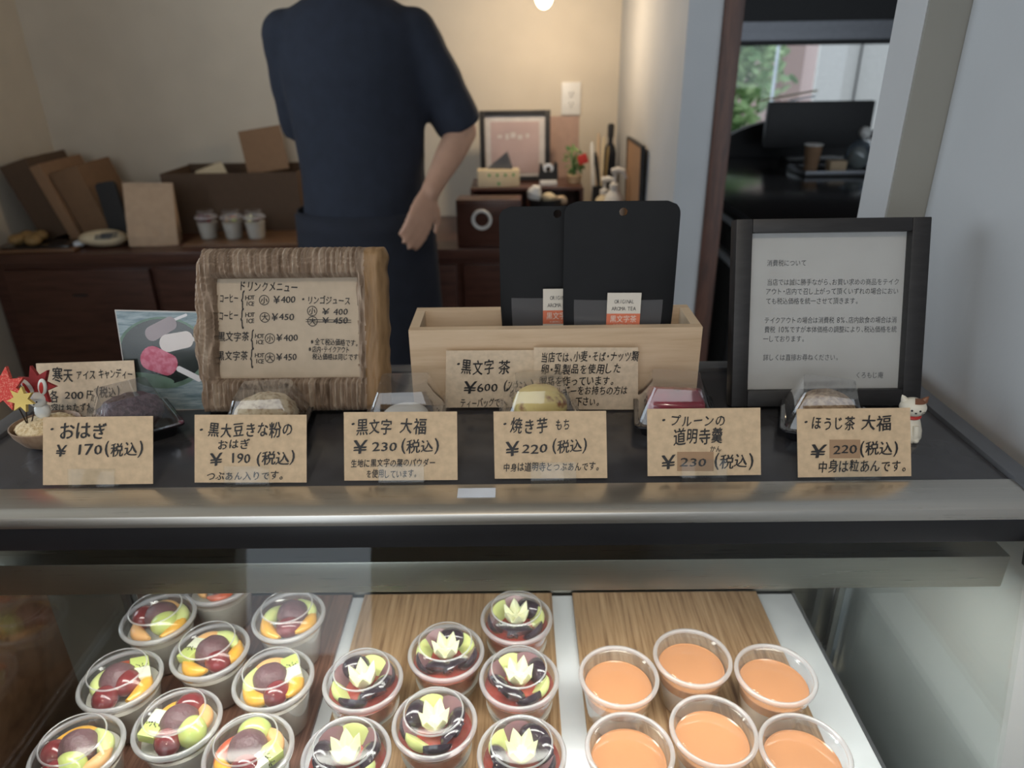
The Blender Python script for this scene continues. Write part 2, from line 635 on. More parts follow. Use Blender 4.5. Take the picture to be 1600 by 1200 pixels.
def lettering(parent, surf, lines, m, name='lettering', off=0.0, jit=0.0, z=.0006):
    """lines: (text, x0, y0, x1, y1, height) read along the surface"""
    verts, faces = [], []
    rr = random.Random(len(lines) * 31 + 5)
    for text, x0, y0, x1, y1, h in lines:
        a = Vector(surf.uv(x0, y0))
        b = Vector(surf.uv(x1, y1))
        hh = (Vector(surf.uv(x0, y0 - h / 2)) - Vector(surf.uv(x0, y0 + h / 2))).length
        W = sum(adv(c) for c in text)
        sx = (b - a).length / W
        sy = hh / .86
        d = (b - a).normalized()
        n = Vector((-d.y, d.x))
        pos = 0.0
        for ch in text:
            w = adv(ch)
            if ch == ' ':
                pos += w
                continue
            V, F = glyph(ch, 0.0)
            gx = [v[0] for v in V] or [0]
            gy = [v[1] for v in V] or [0]
            ctr = (min(gx) + max(gx)) / 2
            cy = .38 if ord(ch) > 255 else (min(gy) + max(gy)) / 2
            k = 1.0 if ord(ch) > 255 else 1.18
            if ch in '{}':
                k = .95
            ja = R(rr.uniform(-5, 5)) * jit
            js = 1 + rr.uniform(-.09, .05) * jit
            jy = rr.uniform(-.05, .05) * jit
            sh = .10 * jit
            cc, ss = math.cos(ja), math.sin(ja)
            # a felt pen's thicker stroke: the outline is laid down twice, a hair apart
            for dx_, dy_ in (((-.020, -.012), (.020, .012)) if off > 0 else ((0, 0),)):
              i0 = len(verts)
              for vx, vy in V:
                ux, uy = (vx - ctr) * js * (k if ord(ch) < 256 else 1), (vy - cy) * js * k
                ux += uy * sh
                ux, uy = ux * cc - uy * ss, ux * ss + uy * cc + jy
                q = a + d * ((pos + w / 2 + ux + dx_) * sx) + n * ((uy + dy_) * sy)
                verts.append((q.x, q.y, z + dx_ * .001))
              faces += [tuple(i0 + i for i in f) for f in F]
            pos += w
    me = bpy.data.meshes.new(name)
    me.from_pydata(verts, [], faces)
    me.materials.append(m)
    return link(name, me, parent)


T = H - .313                  # worktop height
RIM = H - .58                 # height of the cup rims
CUPH = .062
TRAYTOP = RIM - CUPH
SHELF = TRAYTOP - .006
CT = .85                      # back counter height
YB = 3.06                     # back wall

# ================================================================== SETTING
struct('floor', MB().span((-3.2, -2.3, -.05), (4.6, 5.0, 0)), M['floor'])
struct('ceiling', MB().span((-3.2, -2.3, 2.6), (4.6, 5.0, 2.7)), M['ceil'])
struct('wall_back', MB().span((-2.0, YB, 0), (.50, YB + .1, 2.6)), M['plaster'])
wl = MB()
wl.span((-2.0, 1.55, 0), (-1.90, YB, 2.6)).span((-2.0, -2.2, 0), (-1.90, -.05, 2.6))
wl.span((-2.0, -.05, 0), (-1.90, 1.55, 1.1)).span((-2.0, -.05, 2.3), (-1.90, 1.55, 2.6))
struct('wall_left', wl, M['plaster'])
w1 = struct('window_1', MB().span((-1.98, -.05, 1.1), (-1.92, -.01, 2.3)).span((-1.98, 1.51, 1.1), (-1.92, 1.55, 2.3))
            .span((-1.98, -.05, 1.1), (-1.92, 1.55, 1.14)).span((-1.98, -.05, 2.26), (-1.92, 1.55, 2.3)).span((-1.97, .73, 1.1), (-1.93, .77, 2.3)), M['darkwood'])
MB().span((-1.953, -.02, 1.12), (-1.949, 1.53, 2.28)).put('window_pane', M['pane'], w1)
wf = MB()
wf.span((-2.0, -1.7, 0), (-1.45, -1.6, 2.6)).span((.44, -1.7, 0), (.60, -1.6, 2.6)).span((-1.45, -1.7, 2.4), (.44, -1.6, 2.6)).span((-.55, -1.7, 0), (.44, -1.6, 1.05)).span((-1.45, -1.7, 0), (-1.05, -1.6, 1.05))
struct('wall_front', wf, M['plaster'])
# the wall on the right, beside the case; it ends in a stepped jamb
wr = MB()
wr.span((.440, -1.7, 0), (.56, .771, 2.6))
struct('wall_right', wr, M['white_wall'])
struct('trim_1', MB().span((.400, .772, 0), (.56, .776, 2.6)), M['olive_shade'])
struct('trim_5', MB().span((.3995, .7762, 0), (.56, .838, 2.6)), M['white_wall'])
# partition beyond the worktop with the reddish door post
PY = 1.90
struct('wall_partition', MB().span((.415, PY, 0), (.498, YB, 2.6)), M['white_wall'])
struct('trim_2', MB().span((.499, PY - .012, 0), (.545, PY + .10, 2.6), .004), M['postwood'])
# next room
FY = 4.3
wn = MB()
wn.span((.50, FY, 0), (4.5, FY + .1, 1.03)).span((.50, FY, 1.525), (4.5, FY + .1, 2.6)).span((.50, FY, 1.03), (.70, FY + .1, 1.53)).span((3.0, FY, 1.03), (4.5, FY + .1, 1.53))
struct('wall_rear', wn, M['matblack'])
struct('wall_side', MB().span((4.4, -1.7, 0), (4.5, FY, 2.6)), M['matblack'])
struct('wall_beside', MB().span((.50, YB + .0, 0), (.56, FY, 2.6)), M['olive_shade'])
w2 = MB()
for z in (1.03, 1.505):
    w2.span((.70, FY - .02, z), (3.0, FY + .06, z + .025))
w2.span((.70, FY - .02, 1.03), (.725, FY + .06, 1.53)).span((2.97, FY - .02, 1.03), (3.0, FY + .06, 1.53))
w2 = struct('window_2', w2, M['matblack'])
MB().span((.71, FY + .02, 1.05), (2.98, FY + .024, 1.51)).put('window_pane', M['pane'], w2)
struct('trim_3', MB().span((.56, FY - .05, 1.53), (4.3, FY - .01, 1.62)).span((.56, FY - .06, 1.575), (4.3, FY - .05, 1.59)), M['rail'])
struct('trim_4', MB().span((.70, FY - .10, .985), (3.0, FY - .01, 1.02)), M['board_w'])
struct('ground_outside', MB().span((-1, FY + .2, -.05), (9, 14, 0.55)), M['concrete'])

# ================================================================== DISPLAY CASE
case = thing('display_case', 'refrigerated glass-fronted display case with steel trim and dark worktop', 'display case', (0, 0, 0))
X0, X1 = -.50, .415
MB().span((X0 + .01, .372, .02), (X1 - .005, .76, .70)).put('base_cabinet', M['inox'], case)
MB().span((X0 + .012, .3725, .70), (X1 - .007, .755, .705)).put('lower_deck', M['beam'], case)
MB().span((X0 + .0205, .49, T - .018), (X1 - .0185, .7145, T), .001).put('worktop', M['worktop'], case)
# front steel edge: flat strip rolling over into a rounded nose
pr = [(.489, T + .0012), (.462, T + .0012), (.457, T), (.4535, T - .003), (.452, T - .008), (.4525, T - .012), (.460, T - .012), (.489, T - .012)]
bm = MB()
bm.loft([[(x, y, z) for y, z in pr] for x in (X0 + .004, X1 - .010)])
bm.put('front_trim', M['trim'], case, 30)
for s, a, b in ((0, X0, X0 + .020), (1, X1 - .018, X1)):
    MB().span((a, .470, T - .02), (b, .735, T + .004), .002).put('side_trim', M['rail'], case)
MB().span((X0 + .0205, .715, T - .02), (X1 - .0185, .735, T + .004), .002).put('rear_trim', M['rail'], case)
MB().span((X0, .456, T - .036), (X1, .486, T - .012), .002).put('front_band', M['black'], case)
for a in (X0, X1 - .012):
    bm = MB()
    bm.loft([[(x, .452, T - .012), (x, .470, T - .012), (x, .460, T - .060), (x, .447, T - .060)] for x in (a, a + .012)])
    bm.put('front_frame', M['black'], case)
hz0, hz1, hy = 1.041, 1.073, .474
hs = MB().span((X0 + .035, hy, hz0), (X1 - .010, hy + .055, hz1), .0015).put('lamp_housing', M['beam'], case)
MB().span((X0 + .06, hy + .012, hz0 - .006), (X1 - .06, hy + .040, hz0 - .0005), .002).put('light_tube', M['led'], hs)
bm = MB()
bm.loft([[(x, .459, T - .036), (x, .462, T - .036), (x, .374, .705), (x, .371, .705)] for x in (X0 + .013, X1 - .013)])
bm.put('front_glass', M['glass'], case, 0)
for a in (X0 + .002, X1 - .006):
    bm = MB()
    bm.loft([[(x, .470, T - .02), (x, .74, T - .02), (x, .74, .71), (x, .382, .71)] for x in (a, a + .004)])
    bm.put('side_glass', M['glass'], case, 0)
MB().span((X0 + .03, .398, SHELF - .008), (.360, .742, SHELF), .001).put('shelf', M['shelf'], case)
MB().span((.3602, .398, SHELF - .010), (.3635, .742, SHELF + .001)).put('shelf_edge', M['rail'], case)
for x in (X0 + .005, X1 - .022):
    MB().span((x, .700, .70), (x + .014, .728, T - .02), .002).put('rear_post', M['inox'], case)
    MB().span((x - .0 if x > 0 else x, .690, .72), (x + .006, .698, 1.0)).put('shelf_track', M['inox'], case)
MB().span((X0 + .02, .745, .705), (X1 - .02, .752, T - .02)).put('rear_door', M['beam'], case)
for x in (-.30, .22):
    MB().span((x, .52, SHELF - .035), (x + .02, .735, SHELF - .0085)).put('shelf_bracket', M['inox'], case)
l = area('case_lamp', (-.05, hy + .030, hz0 - .008), (R(-8), 0, 0), .84, .045, 2.1, (1.0, .97, .90))

# wooden counter on the left of the case
lc = thing('side_counter', 'brown wooden counter standing left of the display case', 'counter', (-.87, .43, 0))
MB().span((-.33, -.20, 0), (.335, .20, 1.09)).put('body', M['sidedark'], lc)
MB().span((-.34, -.21, 1.0905), (.345, .215, 1.12), .003).put('counter_top', M['sidewood'], lc)

# ------------------------------------------------------------------ price cards
def card(name, label, corner, w_px, h_px, lines, lean, group, mat=None, off=.012, jit=1.0, patches=(), y=None, turn=0.0, base_z=None, holder=True, hole=None, thick=.0006):
    """corner = bottom-left of the card in the photo; stands on the worktop"""
    bz = base_z if base_z is not None else T + .004
    a = P(corner[0], corner[1], z=bz) if y is None else P(corner[0], corner[1], y=y)
    s = upright(a, lean, turn)
    t = thing(name, label, 'card', group=group, matrix=s.matrix())
    w = s.uv(corner[0] + w_px[0], corner[1] + w_px[1])
    h = s.uv(corner[0] + h_px[0], corner[1] + h_px[1])
    tr = s.uv(corner[0] + w_px[0] + h_px[0], corner[1] + w_px[1] + h_px[1])
    MB().prism([(0, 0), w, tr, h], -thick, 0).put('paper', mat or M['kraft'], t, 0)
    for x0, y0, x1, y1 in patches:
        MB().prism([s.uv(x0, y1), s.uv(x1, y1), s.uv(x1, y0), s.uv(x0, y0)], 0, .0003).put('price_patch', M['patch'], t, 0)
    lettering(t, s, lines, M['ink'], off=off, jit=jit)
    return t, s, w


def L(text, x0, x1, yc, h, tilt=-.012):
    return (text, x0, yc - tilt * (x1 - x0) / 2, x1, yc + tilt * (x1 - x0) / 2, h)


CARDS = [
    ('price_card', 'kraft price card marked ¥170 below the dark rice cake', (67, 758), (172, -2), (0, -106),
     [L('・', 76, 88, 670, 14), L('おはぎ', 93, 169, 673, 25), L('¥', 88, 104, 704, 20), L('170', 118, 161, 703, 17), L('(税込)', 163, 225, 702, 21)], ()),
    ('price_card', 'kraft price card marked ¥190 below the soy flour rice cake', (304, 754), (175, 0), (0, -106),
     [L('・', 309, 321, 671, 14), L('黒大豆きな粉の', 325, 459, 671, 22), L('おはぎ', 340, 392, 694, 15), L('¥', 329, 347, 717, 20), L('190', 359, 392, 716, 16), L('(税込)', 400, 462, 716, 19), L('つぶあん入りです。', 323, 444, 743, 13)], ()),
    ('price_card', 'kraft price card marked ¥230 below the empty-looking clear box', (538, 751), (177, -1), (-1, -107),
     [L('・', 546, 558, 663, 14), L('黒文字', 557, 613, 666, 23), L('大福', 624, 667, 665, 24), L('¥', 553, 573, 699, 21), L('230', 581, 621, 698, 15), L('(税込)', 626, 687, 697, 19), L('生地に黒文字の葉のパウダー', 548, 681, 723, 12), L('を使用しています。', 572, 652, 740, 12)], ()),
    ('price_card', 'kraft price card marked ¥220 below the yellow baked sweet', (773, 748), (176, -1), (-2, -105),
     [L('・', 783, 795, 662, 14), L('焼き芋', 797, 857, 665, 24), L('もち', 867, 891, 663, 17), L('¥', 791, 810, 700, 22), L('220', 815, 856, 701, 15), L('(税込)', 862, 918, 697, 19), L('中身は道明寺とつぶあんです。', 786, 937, 729, 13)], ()),
    ('price_card', 'kraft price card marked ¥230 with a darker price patch, below the red jelly', (1012, 744), (177, -2), (-1, -105),
     [L('・', 1031, 1043, 656, 14), L('プルーンの', 1047, 1134, 657, 18), L('道明寺羹', 1052, 1130, 681, 24), L('かん', 1109, 1127, 701, 9), L('¥', 1034, 1054, 723, 22), L('230', 1062, 1104, 722, 14), L('(税込)', 1115, 1178, 721, 20)], ((1058, 706, 1115, 736),)),
    ('price_card', 'kraft price card marked ¥220 with a darker price patch, before the cat figurine', (1247, 746), (177, -2), (-2, -107),
     [L('・', 1253, 1265, 659, 14), L('ほうじ茶', 1267, 1336, 661, 21), L('大福', 1345, 1392, 660, 22), L('¥', 1266, 1290, 705, 23), L('220', 1301, 1339, 702, 14), L('(税込)', 1342, 1404, 701, 20), L('中身は粒あんです。', 1277, 1417, 728, 18)], ((1296, 687, 1344, 716),)),
]
HOLD = [(115, 187, 761), (355, 425, 758), (594, 665, 753), (829, 899, 749), (1062, 1133, 748), (1297, 1369, 748)]
HTXT = ['¥170', '¥190', 'first ¥230', 'first ¥220', 'patched ¥230', 'patched ¥220']
HLAB = ['clear acrylic holder under the ¥170 price card', 'clear acrylic holder under the ¥190 price card', 'clear acrylic holder under the unpatched ¥230 price card',
        'clear acrylic holder under the unpatched ¥220 price card', 'clear acrylic holder under the patched ¥230 price card', 'clear acrylic holder under the patched ¥220 price card']
for (nm, lab, co, wp, hp, lines, pt), (hx0, hx1, hy_), hl in zip(CARDS, HOLD, HLAB):
    card(nm, lab, co, wp, hp, lines, 24, 'price cards along the worktop edge', patches=pt)
    a, b = P(hx0, hy_ - 3, z=T + .001), P(hx1, hy_ - 3, z=T + .001)
    cx, yy = (a.x + b.x) / 2, P((hx0 + hx1) / 2, co[1], z=T + .004).y
    w = (b.x - a.x) / 2
    t = thing('card_holder', hl, 'card holder', (cx, yy, T + .0002), 'acrylic card holders')
    MB().span((-w, -.006, 0), (w, .014, .002), .0005).put('base', M['acrylic'], t)
    m = Matrix.Rotation(R(-24), 4, 'X')
    MB(m).span((-w, -.0042, .002), (w, -.0022, .017), .0004).put('front_lip', M['acrylic'], t)
    MB(m).span((-w, .0022, .002), (w, .0042, .017), .0004).put('back_lip', M['acrylic'], t)

# ------------------------------------------------------------------ sweets in clear boxes
def clambox(label, px, py, rot, s=.071, tray=True, lidh=.044):
    c = P(px, py, z=T)
    t = thing('sweet_box', label, 'food box', (c.x, c.y, T + .0003), 'boxed sample sweets', (0, 0, R(rot)))
    def sq(k, z, r=.006):
        return [(x, y, z) for x, y in rbox(s * k, s * k, r, 3)]
    bm = MB()
    bm.loft([sq(.86, 0), sq(.93, .010), sq(1.0, .0105), sq(1.06, .011), sq(1.06, .0125), sq(.92, .0125), sq(.84, .002)], True, True)
    bm.put('tray', M['traybk'] if tray else M['lid'], t, 30)
    bm = MB()
    bm.loft([sq(1.04, .0130), sq(.96, .0135), sq(.93, .018), sq(.62, lidh, .004)], False, True)
    bm.put('lid', M['boxlid'], t, 20)
    return t, c


BOX = [(212, 676, 38), (422, 676, 6), (636, 664, 2), (843, 662, 3), (1052, 660, -8), (1284, 672, -20)]
BL = ['clear-lidded black tray box holding the dark bean rice cake', 'clear-lidded box holding the soy flour rice cake', 'clear box behind the ¥230 card, bright with reflections',
      'clear box holding the yellow baked sweet', 'clear-lidded box holding the red jelly block', 'clear-lidded black tray box holding the brown tea rice cake']
SW = ['ohagi', 'kinako', 'daifuku', 'yaki', 'prune', 'houji']
SL = ['dark purple bean-coated rice cake in its clear box', 'pale soy-flour-coated rice cake in its clear box', 'low white rice cake in its clear box',
      'yellow round sweet with a browned top in its clear box', 'dark red jelly block in its clear box', 'brown tea-dusted rice cake in its clear box']
for i, (px, py, rot) in enumerate(BOX):
    t, c = clambox(BL[i], px, py, rot, tray=i not in (2, 3))
    m = M[SW[i]]
    z = T + .0025
    bm = MB()
    if SW[i] == 'prune':
        bm.box((0, 0, .014), (.052, .040, .026), bev=.005)
    elif SW[i] == 'daifuku':
        bm.ball((0, 0, .008), (.022, .022, .008), bump=.05)
    elif SW[i] in ('ohagi', 'kinako'):
        bm.ball((0, 0, .0178), (.029, .024, .0185), nu=36, nv=22, bump=.10, bs=170, seed=i)
    else:
        bm.ball((0, 0, .0178), (.0255, .0255, .0185), nu=30, nv=18, bump=.03, bs=70, seed=i)
    o = bm.put('rice_cake' if SW[i] != 'prune' else 'jelly_block', m, None, 60)
    o.location = (c.x, c.y, z)
    o.rotation_euler = (0, 0, R(rot if i in (0, 4) else 5))
    tag(o, SL[i], 'sweet', 'sample sweets')

# ------------------------------------------------------------------ ice card and photo print
card('notice_card', 'kraft card for 200円 ice candy behind the red maple leaves', (64, 652), (153, -5), (-8, -84),
     [L('・', 68, 80, 583, 14), L('寒天', 82, 115, 586, 21), L('アイス', 119, 150, 586, 14), L('キャンディー', 154, 208, 584, 14), L('各', 78, 92, 619, 18), L('200', 101, 131, 618, 12), L('円', 135, 149, 616, 13), L('(税込)', 150, 188, 613, 16), L('内容はおたずね', 69, 147, 637, 13)],
     17, 'handwritten cards', mat=M['kraft2'], base_z=T + .0008)

a = P(203, 642, z=T + .001)
s = upright(a, 9, 3)
t = thing('photo_print', 'square photo print of three ice lollies beside the drinks menu', 'photo print', matrix=s.matrix())
q = lambda x, y: s.uv(x, y)
MB().prism([q(204, 642), q(329, 641), q(318, 487), q(179, 484)], -.0008, 0).put('paper', M['paper'], t, 0)
wg = grain('blue grey planks in print', [(.10, .16, .19), (.24, .32, .36), (.38, .45, .50)], 30, .35, (1.2, 9, 1), 0)
gp = plain('dark plate in print', (.018, .026, .026), .2, var=.3, scale=30, coat=.5)
gr = plain('green plate rim in print', (.13, .21, .17), .3, var=.3, scale=50)
l1 = plain('grey lolly in print', (.36, .32, .35), .4, var=.05)
l2 = plain('white lolly in print', (.70, .66, .66), .4, var=.03)
l3 = spots('pink lolly in print', (.50, .10, .17), (.62, .22, .31), 160, .4, .6, .4, 0)
stk = plain('lolly stick in print', (.72, .72, .76), .5, var=.02)
bm = MB()
def pflat(pts, z, mi):
    bm.mi = mi
    bm.flat([q(x, y) for x, y in pts], z)
def ploop(cx, cy, rx, ry, rot=0, n=36):
    return ell(cx, cy, rx, ry, rot, n)
def clipx(pts):
    out = []
    for x, y in pts:
        k = (y - 484) / 158
        lo, hi = 181 + 24 * k, 316.5 + 10.5 * k
        out.append((min(max(x, lo), hi), y))
    return out
def slab(x0, y0, x1, y1, r0, r1, n=9):
    """round-cornered bar from (x0,y0) to (x1,y1)"""
    d = Vector((x1 - x0, y1 - y0)).normalized()
    nn = Vector((-d.y, d.x))
    pts = []
    for i in range(n + 1):
        a_ = -90 + 180 * i / n
        p_ = Vector((x1, y1)) + d * (math.cos(R(a_)) * r1 * .8) + nn * (math.sin(R(a_)) * r1)
        pts.append((p_.x, p_.y))
    for i in range(n + 1):
        a_ = 90 + 180 * i / n
        p_ = Vector((x0, y0)) + d * (math.cos(R(a_)) * r0 * .9) + nn * (math.sin(R(a_)) * r0)
        pts.append((p_.x, p_.y))
    return pts
pflat([(206, 640), (327, 639), (316.5, 488.5), (181, 486)], .0002, 0)
pflat(clipx(ploop(254, 551, 72, 56, 3)), .0003, 2)
pflat(clipx(ploop(254, 549, 66, 51, 3)), .00036, 1)
pflat(clipx(ploop(233, 591, 40, 8, 8)), .0004, 2)
pflat(slab(238, 521, 267, 505, 12, 11), .0005, 3)
pflat(slab(271, 500, 291, 492, 2.2, 2.2), .00045, 6)
pflat(slab(262, 536, 292, 530, 14, 13), .0006, 4)
pflat(clipx(slab(302, 530, 330, 525, 3.2, 3.2)), .00055, 6)
pflat(slab(237, 559, 264, 570, 19, 17), .0007, 5)
pflat(slab(280, 576, 312, 592, 4.4, 4.4), .00065, 6)
bm.put('printed_image', [wg, gp, gr, l1, l2, l3, stk], t, 0)

# ------------------------------------------------------------------ drinks menu in a driftwood frame
a = P(330, 642, z=T + .0052)
s = upright(a, 21, 0)
t = thing('drinks_menu', 'handwritten drinks menu in a carved driftwood frame', 'menu', matrix=s.matrix())
OUT = [(330, 642), (590, 640), (604, 640), (606, 560), (605, 500), (608, 440), (607, 398), (598, 391), (450, 387), (330, 386), (312, 390), (306, 410), (303, 440), (299, 470), (300, 500), (318, 560)]
ow = [s.uv(x, y) for x, y in OUT]
inn = [s.uv(x, y) for x, y in ((340, 590), (561, 593), (561, 438), (338, 432))]
ix0, ix1 = (inn[0][0] + inn[3][0]) / 2, (inn[1][0] + inn[2][0]) / 2
iy0, iy1 = (inn[0][1] + inn[1][1]) / 2, (inn[2][1] + inn[3][1]) / 2
NX, NY = 150, 120
LX = lambda v: s.uv(318, 642)[0] + 0 * v
yt = s.uv(450, 387)[1]
def left_at(y):
    k = y / yt
    return -.006 - .010 * math.sin(k * PI) * .6 - .004 * noise.noise(Vector((y * 60, 3, 0))) + (.008 * max(0, k - .9) * 10 * .6)
def right_at(y):
    return s.uv(606, 520)[0] + .002 * noise.noise(Vector((y * 70, 9, 0))) - (.006 * max(0, y / yt - .93) * 12 * .5)
verts, idx, faces = [], {}, []
for j in range(NY + 1):
    y = yt * j / NY
    for i in range(NX + 1):
        xl, xr = left_at(y), right_at(y)
        x = xl + (xr - xl) * i / NX
        dx = max(ix0 - x, x - ix1, 0)
        dy = max(iy0 - y, y - iy1, 0)
        d = max(ix0 - x, x - ix1, iy0 - y, y - iy1)
        rd = noise.noise(Vector((x * 34, y * 9, 1))) * 1.2
        ph = x * 1250 + 5 * rd + (3.0 * math.sin(y * 55) if y > iy0 else 7 * (x - .1) * 10 * (iy0 - y) * 14)
        amp = .0021
        smooth_zone = x > xr - .022
        if smooth_zone:
            amp = .0003
        z = .012 + amp * math.sin(ph) + .0014 * noise.noise(Vector((x * 190, y * 45, 7))) + .002 * noise.noise(Vector((x * 20, y * 20, 2)))
        e = min(x - xl, xr - x, y + .004, yt - y)
        z -= .012 * max(0, 1 - e / .010) ** 2
        if d < .004:
            z -= .008 * (1 - max(d, 0) / .004)
        if smooth_zone:
            z -= .003
        verts.append((x, y, z))
for j in range(NY):
    for i in range(NX):
        ids = [j * (NX + 1) + i, j * (NX + 1) + i + 1, (j + 1) * (NX + 1) + i + 1, (j + 1) * (NX + 1) + i]
        cx = sum(verts[k][0] for k in ids) / 4
        cy = sum(verts[k][1] for k in ids) / 4
        if ix0 < cx < ix1 and iy0 < cy < iy1:
            continue
        faces.append(ids)
me = bpy.data.meshes.new('frame')
me.from_pydata(verts, [], faces)
me.materials.append(M['bark'])
me.materials.append(M['drift'])
bmx = bmesh.new()
bmx.from_mesh(me)
bmesh.ops.delete(bmx, geom=[v for v in bmx.verts if not v.link_faces], context='VERTS')
xr0 = right_at(yt / 2)
for f in bmx.faces:
    if f.calc_center_median().x > xr0 - .021:
        f.material_index = 1
bd = [e for e in bmx.edges if len(e.link_faces) == 1]
ex = bmesh.ops.extrude_edge_only(bmx, edges=bd)
for v in [g for g in ex['geom'] if isinstance(g, bmesh.types.BMVert)]:
    v.co.z = -.012
bmx.to_mesh(me)
bmx.free()
me.polygons.foreach_set('use_smooth', [True] * len(me.polygons))
me.set_sharp_from_angle(angle=R(60))
link('frame', me, t)
bm = MB()
bm.span((ix0 - .004, iy0 - .004, -.010), (ix1 + .004, iy1 + .004, -.004))
bm.put('menu_sheet', M['menu_paper'], t, 0)
sp = Surf(s.o - s.N * .004, s.X, s.Y)
ln = [('ドリンクメニュー', 374, 446, 466, 449, 15)]
def mrow(y, name, nx0, nx1, bx, hx, cx0, cx1, px0, px1, price, big):
    ln.extend([(name, nx0, y - 2, nx1, y - 2, 14), ('{', bx, y + 2, bx + 7, y + 2, 30), ('HOT', hx, y - 3, hx + 14, y - 3, 7), ('ICE', hx, y + 6.5, hx + 14, y + 6.5, 7),
               (big, cx0 + 2.5, y + 1, cx1 - 2.5, y + 1, 10), ('¥', px0, y, px0 + 9, y, 11.5), (price, px0 + 11, y, px1, y, 10.5)])
    rings.append((cx0, cx1, y + 1))
rings = []
mrow(468, 'コーヒー', 343, 373, 376, 384, 405, 421, 428, 462, '400', '小')
mrow(495, 'コーヒー', 342, 373, 375, 384, 406, 422, 425, 460, '450', '大')
mrow(528, '黒文字茶', 340, 390, 391, 399, 414, 430, 432, 466, '400', '小')
mrow(558, '黒文字茶', 339, 388, 390, 399, 414, 430, 432, 464, '450', '大')
ln += [('・', 470, 468, 478, 468, 12), ('リンゴジュース', 480, 469, 548, 470, 12), ('小', 482.5, 486, 493.5, 486, 10), ('¥', 504, 487, 514, 487, 10), ('400', 521, 487, 544, 487, 10.5),
       ('大', 483, 502, 494, 502, 10), ('¥', 504, 501, 514, 501, 10), ('450', 521, 501, 544, 501, 10.5),
       ('※全て税込価格です。', 484, 533, 560, 536, 10), ('※店内・テイクアウト', 481, 545, 547, 547, 9.5), ('税込価格は同じです', 488, 557, 560, 558, 9.5)]
for y in (465, 492, 522, 552):
    ln.append(('・', 335, y, 342, y, 11))
rings += [(480, 496, 486), (480.5, 496.5, 502)]
lo = lettering(t, sp, ln, M['ink'], off=.010, jit=.8, z=-.0034)
bm = MB()
for x0, x1, yc in rings:
    u0, u1 = sp.uv(x0, yc), sp.uv(x1, yc)
    cx, cy, rr_ = (u0[0] + u1[0]) / 2, (u0[1] + u1[1]) / 2, (u1[0] - u0[0]) / 2
    A, B = ell(cx, cy, rr_, rr_), ell(cx, cy, rr_ * .86, rr_ * .86)
    n = len(A)
    bm._add([(x, y, -.0034) for x, y in A + B], [(i, (i + 1) % n, n + (i + 1) % n, n + i) for i in range(n)])
for yy in (500, 503.5):
    u0, u1 = sp.uv(478, yy - .8), sp.uv(549, yy + .3)
    bm._add([(u0[0], u0[1] - .0003, -.0033), (u1[0], u1[1] - .0003, -.0033), (u1[0], u1[1] + .0003, -.0033), (u0[0], u0[1] + .0003, -.0033)], [(0, 1, 2, 3)])
bm.put('pen_marks', M['ink'], t, 0)

# ------------------------------------------------------------------ tea box, pouches and their cards
bl, br = P(663, 634, z=T + .0005), P(1075, 628, z=T + .0005)
by = (bl.y + br.y) / 2
tl, tr_ = P(638, 516, y=by), P(1098, 513, y=by)
bw, bt = (tr_.x - tl.x), (tl.z + tr_.z) / 2
bx = (tl.x + tr_.x) / 2
bh = bt - T
yk = P(867, 479, z=bt).y
bdp = yk - by
hb = thing('wooden_box', 'long pale cypress box holding the black tea pouches', 'box', (bx, by, T + .0005))
th = .0095
wl_, wr_ = bl.x - bx, br.x - bx
MB().span((-bw / 2, 0, 0), (bw / 2, th, bh)).put('front_board', M['hinoki'], hb, 0)
MB().span((-bw / 2, bdp - th, 0), (bw / 2, bdp, bh)).put('back_board', M['hinoki'], hb, 0)
for a in (-bw / 2, bw / 2 - th):
    MB().span((a, th + .0001, 0), (a + th, bdp - th - .0001, bh)).put('end_board', M['hinoki_end'], hb, 0)
MB().span((-bw / 2 + th, th, .001), (bw / 2 - th, bdp - th, .007)).put('bottom_board', M['hinoki'], hb, 0)


